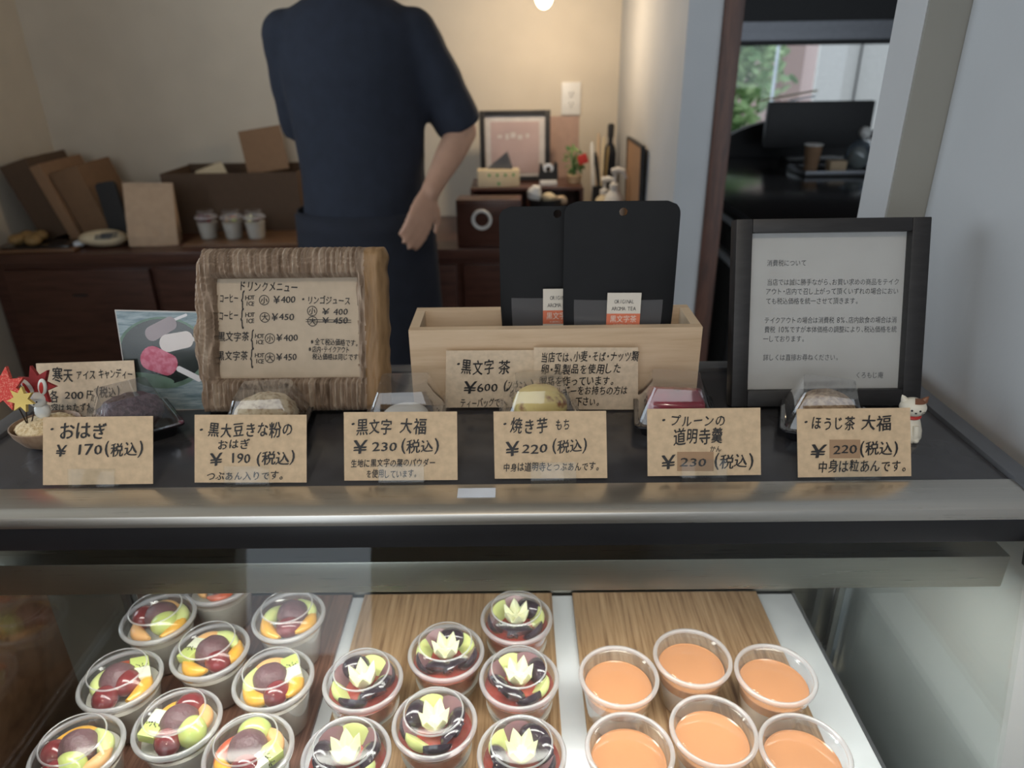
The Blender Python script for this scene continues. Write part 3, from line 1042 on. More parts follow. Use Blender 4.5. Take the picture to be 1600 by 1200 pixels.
def pouch(label, x0, x1, ytop, y, hole, tagx, turn, lean, tagy):
    """stand-up pouch: outline from its two upper corners, foot inside the box"""
    zt = P((x0 + x1) / 2, ytop, y=y).z
    xa, xb = P(x0, ytop, y=y).x, P(x1, ytop, y=y).x
    w = xb - xa
    zb = T + .0085
    h = (zt - zb) / math.cos(R(lean))
    m = Matrix.Translation(((xa + xb) / 2, y - math.sin(R(lean)) * h, zb)) @ Matrix.Rotation(R(turn), 4, 'Z') @ Matrix.Rotation(R(-lean), 4, 'X')
    t = thing('tea_pouch', label, 'pouch', group='tea pouches in the box', matrix=m)
    cs = Surf(m @ Vector((0, -.0, 0)), (m.to_3x3() @ Vector((1, 0, 0))), (m.to_3x3() @ Vector((0, 0, 1))))
    hu, hv = cs.uv(*hole)
    # front and back films as grids bulging towards the foot; hole left out near the top
    nx, nz = 40, 60
    verts, faces, win = [], [], []
    for side in (-1, 1):
        b0 = len(verts)
        for j in range(nz + 1):
            v = h * j / nz
            k = j / nz
            hw = w / 2 * (1 - .06 * math.sin(min(1, k * 1.15) * PI) * 0) * (.93 + .07 * min(1, k * 2.2))
            rc = .012
            if h - v < rc:
                hw -= rc - math.sqrt(max(0, rc * rc - (rc - (h - v)) ** 2))
            for i in range(nx + 1):
                u = -hw + 2 * hw * i / nx
                bulge = .0085 * (1 - k) ** 1.2 * max(0, 1 - (u / hw) ** 2) ** .7 if k < 1 else 0
                yy = side * (bulge + .0006)
                verts.append((u, yy, v))
        for j in range(nz):
            for i in range(nx):
                ids = [b0 + j * (nx + 1) + i, b0 + j * (nx + 1) + i + 1, b0 + (j + 1) * (nx + 1) + i + 1, b0 + (j + 1) * (nx + 1) + i]
                c = sum((Vector(verts[q_]) for q_ in ids), Vector()) / 4
                (win if (side == -1 and j < 30 and 3 < i < 36) else faces).append(ids)
    me = bpy.data.meshes.new('pouch_film')
    me.from_pydata(verts, [], faces + win)
    me.materials.append(M['pouch'])
    me.materials.append(M['pouchwin'])
    for p_ in me.polygons[len(faces):]:
        p_.material_index = 1
    bmx = bmesh.new()
    bmx.from_mesh(me)
    # close the side seams and cut the hanging hole
    bmesh.ops.bridge_loops  # (films meet at the seams through the thin rim below)
    bmesh.ops.delete(bmx, geom=[f for f in bmx.faces if (Vector((f.calc_center_median().x - hu, f.calc_center_median().z - hv))).length < .0034], context='FACES')
    for v in bmx.verts:
        dd = Vector((v.co.x - hu, v.co.z - hv))
        if dd.length < .0052 and any(len(e.link_faces) == 1 for e in v.link_edges) and dd.length > 1e-5:
            dd = dd.normalized() * .0040
            v.co.x, v.co.z = hu + dd.x, hv + dd.y
    bmx.to_mesh(me)
    bmx.free()
    me.polygons.foreach_set('use_smooth', [True] * len(me.polygons))
    link('pouch_film', me, t)
    bm = MB()
    bm.ball((0, 0, h * .16), (w * .36, .0055, h * .15), bump=.1)
    bm.put('tea_leaves', M['tea'], t)
    # paper tag with print
    u0, v1 = cs.uv(tagx[0], tagy[0])
    u1, v0 = cs.uv(tagx[1], tagy[1])
    zt_ = lambda v: -(.0085 * (1 - max(0, v) / h) ** 1.2 + .0016)
    mt = m @ Matrix.Translation((u0, zt_(v0) - .0006, v0))
    lean2 = math.atan2(zt_(v1) - zt_(v0), v1 - v0)
    tg = bpy.data.objects.new('paper_tag', None)
    tm = Matrix.Translation((u0, zt_(v0) - .0004, v0)) @ Matrix.Rotation(R(90) + lean2 * -1 * -1, 4, 'X')
    W, Hh = u1 - u0, math.hypot(v1 - v0, zt_(v1) - zt_(v0))
    bpy.data.objects.remove(tg)
    bm = MB(tm)
    bm.flat([(0, 0), (W, 0), (W, Hh), (0, Hh)], 0)
    bm.mi = 1
    bm.flat([(0, Hh * .28), (W, Hh * .28), (W, Hh * .56), (0, Hh * .56)], .0002)
    bm.mi = 2
    bm.flat(ell(W * .42, Hh * .10, W * .09, Hh * .13, 18), .0002).flat(ell(W * .60, Hh * .10, W * .09, Hh * .13, -18), .0002)
    tg = bm.put('paper_tag', [M['tagpaper'], M['coral'], M['leafprint']], t, 0)
    def txt(st, x0_, x1_, yc, hh, mat, nm):
        vs, fs = [], []
        W_ = sum(adv(c_) for c_ in st)
        sc_ = (x1_ - x0_) / W_
        p0 = 0
        for ch in st:
            if ch != ' ':
                V, F = glyph(ch, 0.0)
                gx, gy = [v[0] for v in V], [v[1] for v in V]
                cx_, cy_ = (min(gx) + max(gx)) / 2, (.38 if ord(ch) > 255 else .36)
                i0 = len(vs)
                vs += [tm @ Vector((x0_ + (p0 + adv(ch) / 2 + vx - cx_) * sc_, yc + (vy - cy_) * hh, .0004)) for vx, vy in V]
                fs += [tuple(i0 + k_ for k_ in f) for f in F]
            p0 += adv(ch)
        m_ = bpy.data.meshes.new(nm)
        m_.from_pydata(vs, [], fs)
        m_.materials.append(mat)
        link(nm, m_, tg)
    txt('ORIGINAL', W * .22, W * .80, Hh * .82, Hh * .115, M['inkgrey'], 'tag_lettering')
    txt('AROMA TEA', W * .14, W * .86, Hh * .67, Hh * .115, M['inkgrey'], 'tag_lettering')
    txt('黒文字茶', W * .10, W * .90, Hh * .45, Hh * .16, M['tagpaper'], 'tag_lettering')
    txt('KUROMOJI TEA', W * .22, W * .78, Hh * .325, Hh * .05, M['tagpaper'], 'tag_lettering')


pouch('black tea pouch at the rear, half hidden by the other pouch', 779, 960, 322, .683, (871, 334), (848, 897), 0, 1, (447, 522))
pouch('black tea pouch at the front with a white hanging hole', 882, 1064, 314, .6615, (974, 331), (948, 996), -2, 1, (453, 526))

card('notice_card', 'kraft card marked ¥600 leaning on the wooden box', (696, 637), (150, -1), (1, -89),
     [L('・', 711, 722, 568, 14), L('黒文字', 720, 773, 573, 23), L('茶', 778, 798, 573, 21), L('¥', 725, 744, 605, 20), L('600', 745, 778, 605, 13), L('(税込)', 786, 835, 604, 17), L('ティーバッグです。', 719, 795, 629, 13)],
     4, 'handwritten cards', mat=M['kraft2'], y=by - .0125)
card('notice_card', 'kraft allergy notice with five lines of handwriting on the wooden box', (834, 640), (163, 0), (0, -97),
     [L('当店では、小麦・そば・ナッツ類', 845, 998, 557, 15), L('卵・乳製品を使用した', 845, 971, 576, 15), L('製品を作っています。', 842, 960, 595, 14), L('アレルギーをお持ちの方は', 845, 981, 610, 13), L('ト下さい。', 888, 937, 627, 13)],
     4, 'handwritten cards', mat=M['kraft2'], y=by - .0165, off=.008)

# ------------------------------------------------------------------ black framed notice
a = P(1141, 636, z=T + .0060)
b = P(1440, 630, z=T + .0005)
s = upright(a, 17, 0.0)
t = thing('framed_notice', 'black framed printed tax notice standing by the right wall', 'framed notice', matrix=s.matrix())
o0, o1, o2, o3 = s.uv(1141, 636), s.uv(1437, 632), s.uv(1458, 340), s.uv(1153, 341)
i0, i1, i2, i3 = s.uv(1166, 610), s.uv(1410, 609), s.uv(1427, 362), s.uv(1179, 362)
ow, oh = (o1[0] + o2[0]) / 2, (o2[1] + o3[1]) / 2
ox = (o0[0] + o3[0]) / 2
jx0, jx1, jy0, jy1 = (i0[0] + i3[0]) / 2, (i1[0] + i2[0]) / 2, (i0[1] + i1[1]) / 2, (i2[1] + i3[1]) / 2
bm = MB()
for a_, b_ in (((ox, 0), (jx0, oh)), ((jx1, 0), (ow, oh)), ((jx0, 0), (jx1, jy0)), ((jx0, jy1), (jx1, oh))):
    bm.span((a_[0], a_[1], -.018), (b_[0], b_[1], 0), .0012)
bm.put('frame', M['framewood'], t, 30)
MB().span((jx0 - .002, jy0 - .002, -.014), (jx1 + .002, jy1 + .002, -.010)).put('sheet', M['paper'], t, 0)
MB().span((jx0 - .001, jy0 - .001, -.0065), (jx1 + .001, jy1 + .001, -.005)).put('glass', M['pane'], t, 0)
bm = MB()
bm.loft([[(x, oh * .50, -.0185), (x, oh * .50, -.021), (x, .0085, -.044), (x, .0075, -.040)] for x in (ow * .44, ow * .56)])
bm.put('easel_leg', M['matblack'], t)
sp = Surf(s.o - s.N * .010, s.X, s.Y)
G = lambda tx, x0, x1, yc, h=9.4: (tx, x0, yc + .0, x1, yc - .004 * (x1 - x0), h)
lettering(t, sp, [G('消費税について', 1198, 1260, 411), G('当店では誠に勝手ながら、お買い求めの商品をテイク', 1198, 1405, 441), G('アウト・店内で召し上がって頂くいずれの場合におい', 1196, 1404, 455.5),
                  G('ても税込価格を統一させて頂きます。', 1196, 1341, 470.5), G('テイクアウトの場合は消費税 8%、店内飲食の場合は消', 1194, 1401, 500.5), G('費税 10%ですが本体価格の調整により、税込価格を統', 1194, 1401, 515),
                  G('一しております。', 1192, 1257, 529.5), G('詳しくは直接お尋ねください。', 1192, 1310, 558.5), G('くろもじ庵', 1336, 1380, 586)], M['inkgrey'], off=-.004, z=-.0096)

# ------------------------------------------------------------------ cat figurine
c = P(1420, 689, z=T)
t = thing('cat_figurine', 'small cream cat figurine with a brown ear patch and red collar', 'figurine', (c.x, c.y + .006, T + .0003), rot=(0, 0, R(-12)))
t.scale = (.79, .79, .79)
bm = MB()
bm.loft([[(x * 1.0, y, z) for x, y in ell(0, cy, rx, ry, 0, 20)] for z, rx, ry, cy in
         ((0, .0130, .014, 0), (.004, .0152, .016, 0), (.012, .0146, .0145, .001), (.020, .0122, .0115, .002), (.026, .0100, .0092, .0015), (.029, .0090, .0084, .001))])
bm.ball((-.006, -.011, .004), (.0042, .006, .0042)).ball((.006, -.011, .004), (.0042, .006, .0042))
bm.tube([(-.0045, -.010, .020), (-.0048, -.0125, .012), (-.005, -.0125, .004)], [.0034, .0036, .0034])
bm.tube([(.0045, -.010, .020), (.0048, -.0125, .012), (.005, -.0125, .004)], [.0034, .0036, .0034])
bm.put('body', M['ceramic'], t, 60)
bm = MB()
bm.ball((0, 0, .0385), (.0140, .0125, .0108), nu=24, nv=16)
for sx in (-1, 1):
    bm.loft([[(sx * .0085 + x * k + sx * .0016 * i, y * k + .001, z) for x, y in ell(0, 0, .005, .0034, 0, 10)] for i, (z, k) in enumerate(((.0445, 1), (.048, .75), (.0505, .42), (.052, .1)))])
hd = bm.put('head', M['ceramic'], t, 60)
bm = MB()
for r0, z0 in ():
    pass
verts, faces = [], []
for j in range(9):
    for i in range(17):
        a_, t_ = R(-100 + 110 * i / 16), R(2 + 40 * j / 8)
        verts.append((.0002 + .0142 * math.sin(t_ * 1.15 + .12) * math.cos(a_), .0127 * math.sin(t_ * 1.15) * math.sin(a_), .0386 + .0110 * math.cos(t_ * 1.15)))
for j in range(8):
    for i in range(16):
        faces.append((j * 17 + i, j * 17 + i + 1, (j + 1) * 17 + i + 1, (j + 1) * 17 + i))
bm._add(verts, faces)
bm.loft([[(.0085 + x * k + .0016 * i, y * k + .0006, z) for x, y in ell(0, 0, .0053, .0037, 0, 10)] for i, (z, k) in enumerate(((.0450, 1), (.0482, .75), (.0508, .42), (.0524, .1)))])
tag(bm.put('patch', M['brownpaint'], hd, 60), 'brown patch over one ear')
bm = MB()
bm.ball((-.0042, -.0116, .0392), .0012).ball((.0042, -.0116, .0392), .0012).ball((0, -.0126, .0366), (.0013, .0008, .0009))
for sx in (-1, 1):
    for k in (0, 1):
        bm.tube([(sx * .0062, -.0114, .0368 - k * .0016), (sx * .0112, -.0080, .0372 - k * .0026)], .00022, 6)
bm.put('face_marks', M['ink'], hd)
bm = MB()
bm.lathe([(.0094, .0262), (.0110, .0278), (.0106, .0296), (.0090, .0306)], (0, .001, 0), 24)
bm.put('collar', M['red'], t)

# ------------------------------------------------------------------ bowl with rabbit and maple leaves
c = P(62, 703, z=T)
t = thing('wooden_bowl', 'small wooden bowl of biscuit crumb at the worktop corner', 'bowl', (c.x + .004, c.y + .012, T + .0003))
MB().lathe([(0, 0), (.014, 0), (.022, .005), (.0280, .014), (.0300, .0205), (.0288, .0208), (.026, .015), (.018, .0085), (0, .008)], seg=40, sx=1.0, sy=.9).put('bowl_shell', M['bowlwood'], t, 50)
MB().ball((0, 0, .0180), (.0255, .0225, .0072), nu=40, nv=16, bump=.10, bs=320).put('filling', M['sand'], t, 60)
bx_, by_ = c.x + .004, c.y + .012
t = thing('rabbit_figurine', 'tiny white rabbit figurine with red inner ears in the wooden bowl', 'figurine', (bx_ - .002, by_ + .004, T + .0245))
MB().ball((0, 0, .007), (.0068, .0062, .0078)).put('body', M['rabbit'], t, 60)
h_ = MB().ball((0, -.001, .0185), (.0078, .0072, .0070)).put('head', M['rabbit'], t, 60)
for sx, an in ((-1, -18), (1, 16)):
    e_ = MB(Matrix.Translation((sx * .0045, 0, .0230)) @ Matrix.Rotation(R(an), 4, 'Y')).ball((0, 0, .0075), (.0040, .0022, .0085)).put('ear', M['rabbit'], h_, 60)
    MB(Matrix.Translation((sx * .0045, 0, .0230)) @ Matrix.Rotation(R(an), 4, 'Y')).ball((0, -.0016, .0075), (.0020, .0010, .0058)).put('inner_ear', M['red'], h_, 60)
MB().ball((-.0028, -.0076, .0192), .0007).ball((.0028, -.0076, .0192), .0007).ball((0, -.0082, .0170), (.0006, .0005, .0005)).put('face_marks', M['ink'], h_)


def star(r, n=7, inner=.52):
    return [((r if k % 2 == 0 else r * inner) * math.sin(PI * k / n), (r if k % 2 == 0 else r * inner) * math.cos(PI * k / n)) for k in range(2 * n)]


for lab, px, py, r, mt, yy, rot in (('speckled bright red maple leaf pick, outermost left', 8, 607, .0195, 'redspeck', .555, 10), ('deep red maple leaf pick before the ice candy card', 58, 603, .0185, 'darkred', .575, -12), ('small yellow maple leaf pick between two red leaves', 34, 624, .0115, 'yellow', .552, 8)):
    w_ = P(px, py, y=yy)
    t = thing('maple_leaf_pick', lab, 'decoration', (w_.x, w_.y, w_.z), 'maple leaf picks in the bowl', (R(72), R(rot), 0))
    bm = MB()
    bm.prism(star(r), -.0018, .0018)
    bm.put('leaf', M[mt], t, 0)
    mw = t.rotation_euler.to_matrix().to_4x4()
    foot = Vector((bx_ + (-.012 if px < 40 else -.009), by_ - .006, T + .0220)) - w_
    MB(mw.inverted()).tube([mw @ Vector((0, 0, -.0019)), foot * .5 + Vector((0, .002, 0)), foot], .0006, 6).put('stem', M['wire'], t)

# small pale sticker on the front trim
a, b = P(716, 763, z=T + .0018), P(774, 776, z=T + .0018)
tag(MB().span((a.x, b.y, T + .0013), (b.x, a.y, T + .0019)).put('sticker', M['tape']), 'small pale rectangular sticker on the steel front edge', 'sticker')

# ================================================================== SHELF CONTENTS
def tray_board(label, x0, x1, y0, y1, m, skew=0):
    o = MB().box((0, 0, .0028), (x1 - x0, y1 - y0, .0056), bev=.0008).put('serving_tray', m)
    o.location = ((x0 + x1) / 2, (y0 + y1) / 2, SHELF + .0002)
    tag(o, label, 'tray', 'striped trays on the case shelf')


tray_board('dark striped wooden tray under the mixed fruit cups', -.466, -.222, .405, .741, M['tray_dark'])
tray_board('oak striped wooden tray under the grape flower cups', -.206, .042, .405, .741, M['tray_light'])
tray_board('oak striped wooden tray under the orange jelly cups', .069, .312, .405, .741, M['tray_light'])

RR = .0412
cup_prof = [(0, .0006), (.0285, .0), (.0300, .0015), (.0370, .052), (.0378, .0545), (.0405, .056), (.0412, .0585), (.0405, .0610)]
cup_me = MB().lathe(cup_prof, seg=56).mesh('cup_body', M['cup'], 50)
rim_me = MB().lathe([(.0372, .0590), (.0368, .0622), (.0382, .0634), (.0402, .0630), (.0414, .0612), (.0412, .0585), (.0402, .0580)], seg=56).mesh('cup_rim', M['rim'], 60)
dome_me = MB().lathe([(.0374, .0628), (.0366, .0655), (.0345, .0695), (.0300, .0760), (.0278, .0775), (.0268, .0772), (.0240, .0780), (0, .0786)], seg=56).mesh('dome_lid', M['lid'], 25)
flat_me = MB().lathe([(.0374, .0628), (.0362, .0600), (.0350, .0592), (.0338, .0602), (.0200, .0606), (0, .0607)], seg=56).mesh('flat_lid', M['lid'], 30)
crease_me = MB().lathe([(.0289, .0764), (.0284, .0775), (.0276, .0777), (.0272, .0770)], seg=56).mesh('lid_crease', M['rim'], 60)
fill_me = MB().lathe([(0, .0016), (.0284, .0016), (.0352, .046), (0, .0465)], seg=40).mesh('jelly_filling', M['whitejelly'], 50)
fillr_me = MB().lathe([(0, .030), (.0325, .030), (.0356, .050), (.030, .0520), (0, .0525)], seg=40).mesh('red_jelly', M['jellyred'], 50)
milk_me = MB().lathe([(0, .0016), (.0284, .0016), (.0336, .034), (0, .034)], seg=40).mesh('milk_layer', M['milk'], 50)
jel_me = MB().lathe([(0, .0342), (.0336, .0342), (.0352, .0455), (.0347, .0462), (.0335, .0455), (0, .0454)], seg=48).mesh('jelly_layer', M['jelly'], 30)
bean_me = MB().ball((0, 0, 0), (.0165, .0165, .0150), nu=26, nv=16, bump=.06, bs=110).mesh('bean_ball', M['bean'], 60)
rg_me = MB().ball((0, 0, 0), (.0125, .0105, .0105), nu=22, nv=14).mesh('red_grape', M['redgrape'], 60)
gg_me = MB().ball((0, 0, 0), (.0130, .0110, .0108), nu=22, nv=14).mesh('green_grape', M['greengrape'], 60)


def wedge(name, L_, w, h, m, curve=.6):
    bm = MB()
    rings = []
    for k in range(9):
        a_ = (k / 8 - .5)
        sc_ = max(.18, math.cos(a_ * PI * .92)) ** .7
        cx, cy = L_ * a_, curve * L_ * (a_ * a_ - .1)
        rings.append([(cx, cy + y * sc_, z * sc_) for y, z in ell(0, 0, w / 2, h / 2, 0, 12)])
    bm.loft(rings)
    return bm.mesh(name, m, 50)


orange_me = wedge('orange_segment', .030, .0125, .012, M['orange'])
melon_me = wedge('melon_slice', .030, .012, .014, M['melon'], .5)
gmelon_me = wedge('green_melon_slice', .028, .013, .014, M['melong'], .5)
peach_me = wedge('peach_slice', .030, .012, .012, M['peach'], .6)
bm = MB()
bm.box((-.0075, 0, 0), (.013, .0155, .009), bev=.0012)
bm.mi = 1
bm.box((.0055, 0, 0), (.013, .0155, .0088), bev=.0012)
bm.mi = 2
for k in range(16):
    bm.ball((rnd.uniform(-.002, .003), rnd.uniform(-.0068, .0068), .0043), (.00045, .00085, .0005), (0, 0, rnd.uniform(-.4, .4) + PI / 2), 6, 4)
    bm.ball((rnd.uniform(-.002, .003), .0078 * rnd.choice((-1, 1)), rnd.uniform(-.003, .003)), (.0005, .0003, .0008), None, 6, 4)
kiwi_me = bm.mesh('kiwi_piece', [M['kiwi_w'], M['kiwi_g'], M['seed']], 40)
# halved dark grape: dark skin with a cut face
bm = MB()
bm.loft([[(x, y, z) for x, y in ell(0, 0, .0125 * k, .0095 * k, 0, 18)] for z, k in ((-.0078, .15), (-.0070, .5), (-.005, .80), (-.002, .97), (0, 1))], True, False)
bm.mi = 1
bm.flat([(x, y) for x, y in ell(0, 0, .0125, .0095, 0, 18)], 0.0001)
half_me = bm.mesh('grape_half', [M['blackgrape'], M['grapecut']], 50)
bm = MB()
bm.loft([[(x, y, z) for x, y in ell(0, 0, .0125 * k, .0085 * k, 0, 18)] for z, k in ((-.0078, .15), (-.0070, .5), (-.005, .80), (-.002, .97), (0, 1))], True, True)
ghalf_me = bm.mesh('green_grape_half', M['melong'], 50)
# grape cut into a flower: zig-zag cup of six petals
bm = MB()
n = 48
rings = []
for lvl, (r, zb) in enumerate(((.0006, -.010), (.0065, -.008), (.0102, -.002), (.0118, .003), (.0116, .0075))):
    ring = []
    for i in range(n):
        a_ = 2 * PI * i / n
        tri = abs(((a_ / (2 * PI) * 6) % 1) - .5) * 2
        z = zb
        r_ = r
        if lvl == 4:
            z = .0015 + .0100 * (1 - tri)
            r_ = .0108 + .0024 * (1 - tri)
        if lvl == 3:
            z = .0005 + .003 * (1 - tri)
        ring.append((r_ * math.cos(a_), r_ * math.sin(a_), z))
    rings.append(ring)
for lvl, (k, zz) in enumerate(((.72, -.0008), (.35, -.001), (.02, -.0008))):
    ring = []
    for i in range(n):
        a_ = 2 * PI * i / n
        tri = abs(((a_ / (2 * PI) * 6) % 1) - .5) * 2
        z = (.0010 + .0085 * (1 - tri)) if lvl == 0 else .0008 + .0022 * (1 - tri) * (1 - lvl * .5)
        r_ = .0112 * k + (.002 * (1 - tri) if lvl == 0 else 0)
        ring.append((r_ * math.cos(a_), r_ * math.sin(a_), z))
    rings.append(ring)
bm.loft(rings, True, True)
flower_me = bm.mesh('grape_flower', M['flower'], 28)


def piece(parent, me, ang, r, z, yaw=None, tilt=0.0, sc_=1.0, roll=0.0):
    o = link(me.name.split('.')[0], me, parent)
    a_ = R(ang)
    o.location = (r * math.cos(a_), r * math.sin(a_), z)
    o.rotation_euler = Euler((R(roll), R(tilt), R(yaw if yaw is not None else ang + 90)), 'XYZ')
    o.scale = (sc_,) * 3
    return o


SC = {'B': 1.10, 'r': 1.18, 'g': 1.22, 'o': 1.28, 'm': 1.28, 'G': 1.28, 'p': 1.25, 'k': 1.15}


def cup(name, label, loc, grp, dome=True, rz=0.0):
    t = thing(name, label, 'dessert cup', loc, grp, (0, 0, R(rz)))
    link('cup_body', cup_me, t)
    link('cup_rim', rim_me, t)
    ld = link('lid', dome_me if dome else flat_me, t)
    if dome:
        link('lid_crease', crease_me, ld)
    return t


FR = {'B': (bean_me, .055), 'r': (rg_me, .056), 'g': (gg_me, .057), 'o': (orange_me, .054), 'm': (melon_me, .054), 'G': (gmelon_me, .055), 'p': (peach_me, .053), 'k': (kiwi_me, .058)}
FRUIT = [
    ((247, 965), 'mixed fruit cup at the back of the tray\'s left column', 'B:80,6 r:165,21 g:330,12 m:235,24 G:20,24 o:-20,25 m:95,24'),
    ((328, 1016), 'mixed fruit cup in the middle column of the dark tray, nearest the back', 'B:20,3 k:180,20 r:-45,19 G:60,24 m:115,24 o:0,26 o:240,24'),
    ((451, 962), 'mixed fruit cup at the back of the tray\'s right column', 'B:60,6 r:-75,16 G:165,21 o:-15,24 p:100,24 G:40,24 o:220,25'),
    ((188, 1062), 'mixed fruit cup in the middle of the tray\'s left column', 'B:150,5 r:-15,9 G:185,22 k:50,21 p:115,24 o:-15,26 r:255,23'),
    ((427, 1060), 'mixed fruit cup in the middle of the tray\'s right column', 'B:170,4 k:45,22 m:120,24 G:185,23 o:-5,23 r:-65,19 o:235,24'),
    ((277, 1129), 'mixed fruit cup with a large green grape, middle column, at the front', 'B:80,3 g:-25,20 k:190,22 o:130,23 m:30,24 r:85,24 r:265,20'),
    ((120, 1172), 'mixed fruit cup at the front of the tray\'s left column', 'B:110,5 r:185,22 o:115,24 G:30,22 g:-80,16 r:250,24 m:-25,24'),
    ((388, 1172), 'mixed fruit cup at the front of the tray\'s right column', 'B:120,4 g:95,23 k:-20,20 m:35,24 r:-80,17 p:170,24 o:225,24'),
]
for (px, py), lab, spec in FRUIT:
    w_ = P(px, py, z=RIM)
    t = cup('fruit_cup', lab, (w_.x, w_.y, TRAYTOP + .0002), 'mixed fruit cups on the dark tray')
    link('jelly_filling', fill_me, t)
    for it in spec.split():
        k, v = it.split(':')
        an, ra = (float(q_) for q_ in v.split(','))
        me, z = FR[k]
        piece(t, me, an, ra * .00095, z + (.0035 if ra < 12 else .002), sc_=SC[k], yaw=an + 90 + rnd.uniform(-12, 12) if k in 'omGp' else rnd.uniform(0, 360) if k != 'k' else an + 70, tilt=rnd.uniform(-8, 8), roll=(28 if k in 'omGp' else rnd.uniform(-15, 15)))

GRAPE = [
    ((807, 965), 'grape flower cup at the back of the oak tray\'s right column', 10),
    ((697, 1018), 'grape flower cup in the middle column, nearest the back', 30),
    ((567, 1062), 'grape flower cup in the middle of the oak tray\'s left column', 75),
    ((811, 1058), 'grape flower cup in the middle of the oak tray\'s right column', -20),
    ((679, 1128), 'grape flower cup in the middle column, nearest the front', 100),
    ((541, 1178), 'grape flower cup at the front of the oak tray\'s left column', -50),
    ((815, 1176), 'grape flower cup at the front of the oak tray\'s right column', 150),
]
for (px, py), lab, ro in GRAPE:
    w_ = P(px, py, z=RIM)
    t = cup('grape_cup', lab, (w_.x, w_.y, TRAYTOP + .0002), 'grape flower cups on the oak tray')
    link('jelly_filling', fill_me, t).scale = (.99, .99, .64)
    link('red_jelly', fillr_me, t)
    piece(t, flower_me, 90, .001, .0640, yaw=ro, sc_=1.15)
    for k in range(8):
        an = ro + 45 * k + rnd.uniform(-6, 6)
        if k in (0, 3):
            piece(t, ghalf_me, an, .0225, .0595, yaw=an + 90, roll=-52, sc_=1.22)
        else:
            flip = k in (1, 5, 6)
            piece(t, half_me, an, .0228, .0585, yaw=an + 90 + rnd.uniform(-10, 10), roll=(-50 if not flip else 122), sc_=1.25)

ORANGE = [
    ((967, 1055), 'orange jelly cup in the middle of the tray\'s left column'),
    ((1082, 1026), 'orange jelly cup furthest back, in the middle column'),
    ((1212, 1052), 'orange jelly cup in the middle of the tray\'s right column'),
    ((1115, 1140), 'orange jelly cup in the middle column, nearer the glass front'),
    ((984, 1170), 'orange jelly cup at the front of the tray\'s left column'),
    ((1258, 1172), 'orange jelly cup at the front of the tray\'s right column'),
]
for (px, py), lab in ORANGE:
    w_ = P(px, py, z=RIM)
    t = cup('jelly_cup', lab, (w_.x, w_.y, TRAYTOP + .0002), 'orange jelly cups on the oak tray', dome=False)
    link('milk_layer', milk_me, t)
    link('jelly_layer', jel_me, t)
# one more cup deep in the case behind the fruit cups
w_ = P(338, 946, z=RIM - .02)
t = cup('fruit_cup', 'fruit cup furthest back, mostly hidden under the steel lamp housing', (w_.x, min(w_.y + .02, .695), TRAYTOP + .0002), 'mixed fruit cups on the dark tray')
link('jelly_filling', fill_me, t)
for k, (an, me) in enumerate(((200, melon_me), (290, peach_me), (20, orange_me), (110, gmelon_me))):
    piece(t, me, an, .020, .054, roll=25)
piece(t, rg_me, 270, .005, .058)

# ================================================================== BACK COUNTER AND WHAT STANDS ON IT
CF = 2.47
t = thing('back_counter', 'dark red wooden counter along the cream back wall', 'counter', (-.75, 2.68, 0))
MB().span((-1.145, -.19, 0), (1.155, .375, CT - .036)).put('body', M['counter'], t)
for x in (-1.10, -.55, 0, .55):
    d_ = MB().span((x + .012, -.2085, .10), (x + .535, -.1905, CT - .06), .002).put('door', M['counter'], t)
    MB().tube([(x + .25, -.222, .70), (x + .30, -.222, .70)], .004).put('handle', M['matblack'], d_)
MB().span((-1.145, -.215, CT - .035), (1.162, .378, CT), .003).put('counter_top', M['counter'], t)
ZC = CT + .0006

# flat cartons leaning in the corner
def carton(label, foot, tilt, yaw, d, m):
    t = thing('carton', label, 'box', foot, 'brown cartons leaning in the corner', (0, R(tilt), R(yaw)))
    MB().span((0, 0, 0), d, .003).put('carton_body', m, t)
    MB().span((.002, d[1] * .42, d[2] - .0005), (d[0] - .002, d[1] * .58, d[2] + .0008)).put('flap_seam', M['carton2'], t)


carton('large dark flat carton leaning furthest into the left corner', (-1.785, 2.66, ZC), -17, 4, (.105, .28, .285), M['carton2'])
carton('tan flat carton leaning between the two others in the corner', (-1.670, 2.65, ZC), -17, 4, (.040, .31, .285), M['carton3'])
carton('reddish flat carton leaning at the outer side of the stack', (-1.624, 2.67, ZC), -17, 4, (.105, .27, .255), M['carton'])
w_ = P(172, 322, y=2.68)
t = thing('phone_stand', 'small black rounded stand leaning beside the cartons', 'stand', (w_.x + .03, 2.66, ZC + .006), rot=(R(-6), R(-8), 0))
bm = MB(Matrix.Rotation(R(90), 4, 'X'))
bm.prism([(x, y + .105) for x, y in rbox(.075, .21, .016)], -.008, .008)
bm.put('plate', M['matblack'], t)
MB().span((-.03, -.004, -.004), (.03, .05, .004), .001).put('foot', M['matblack'], t)

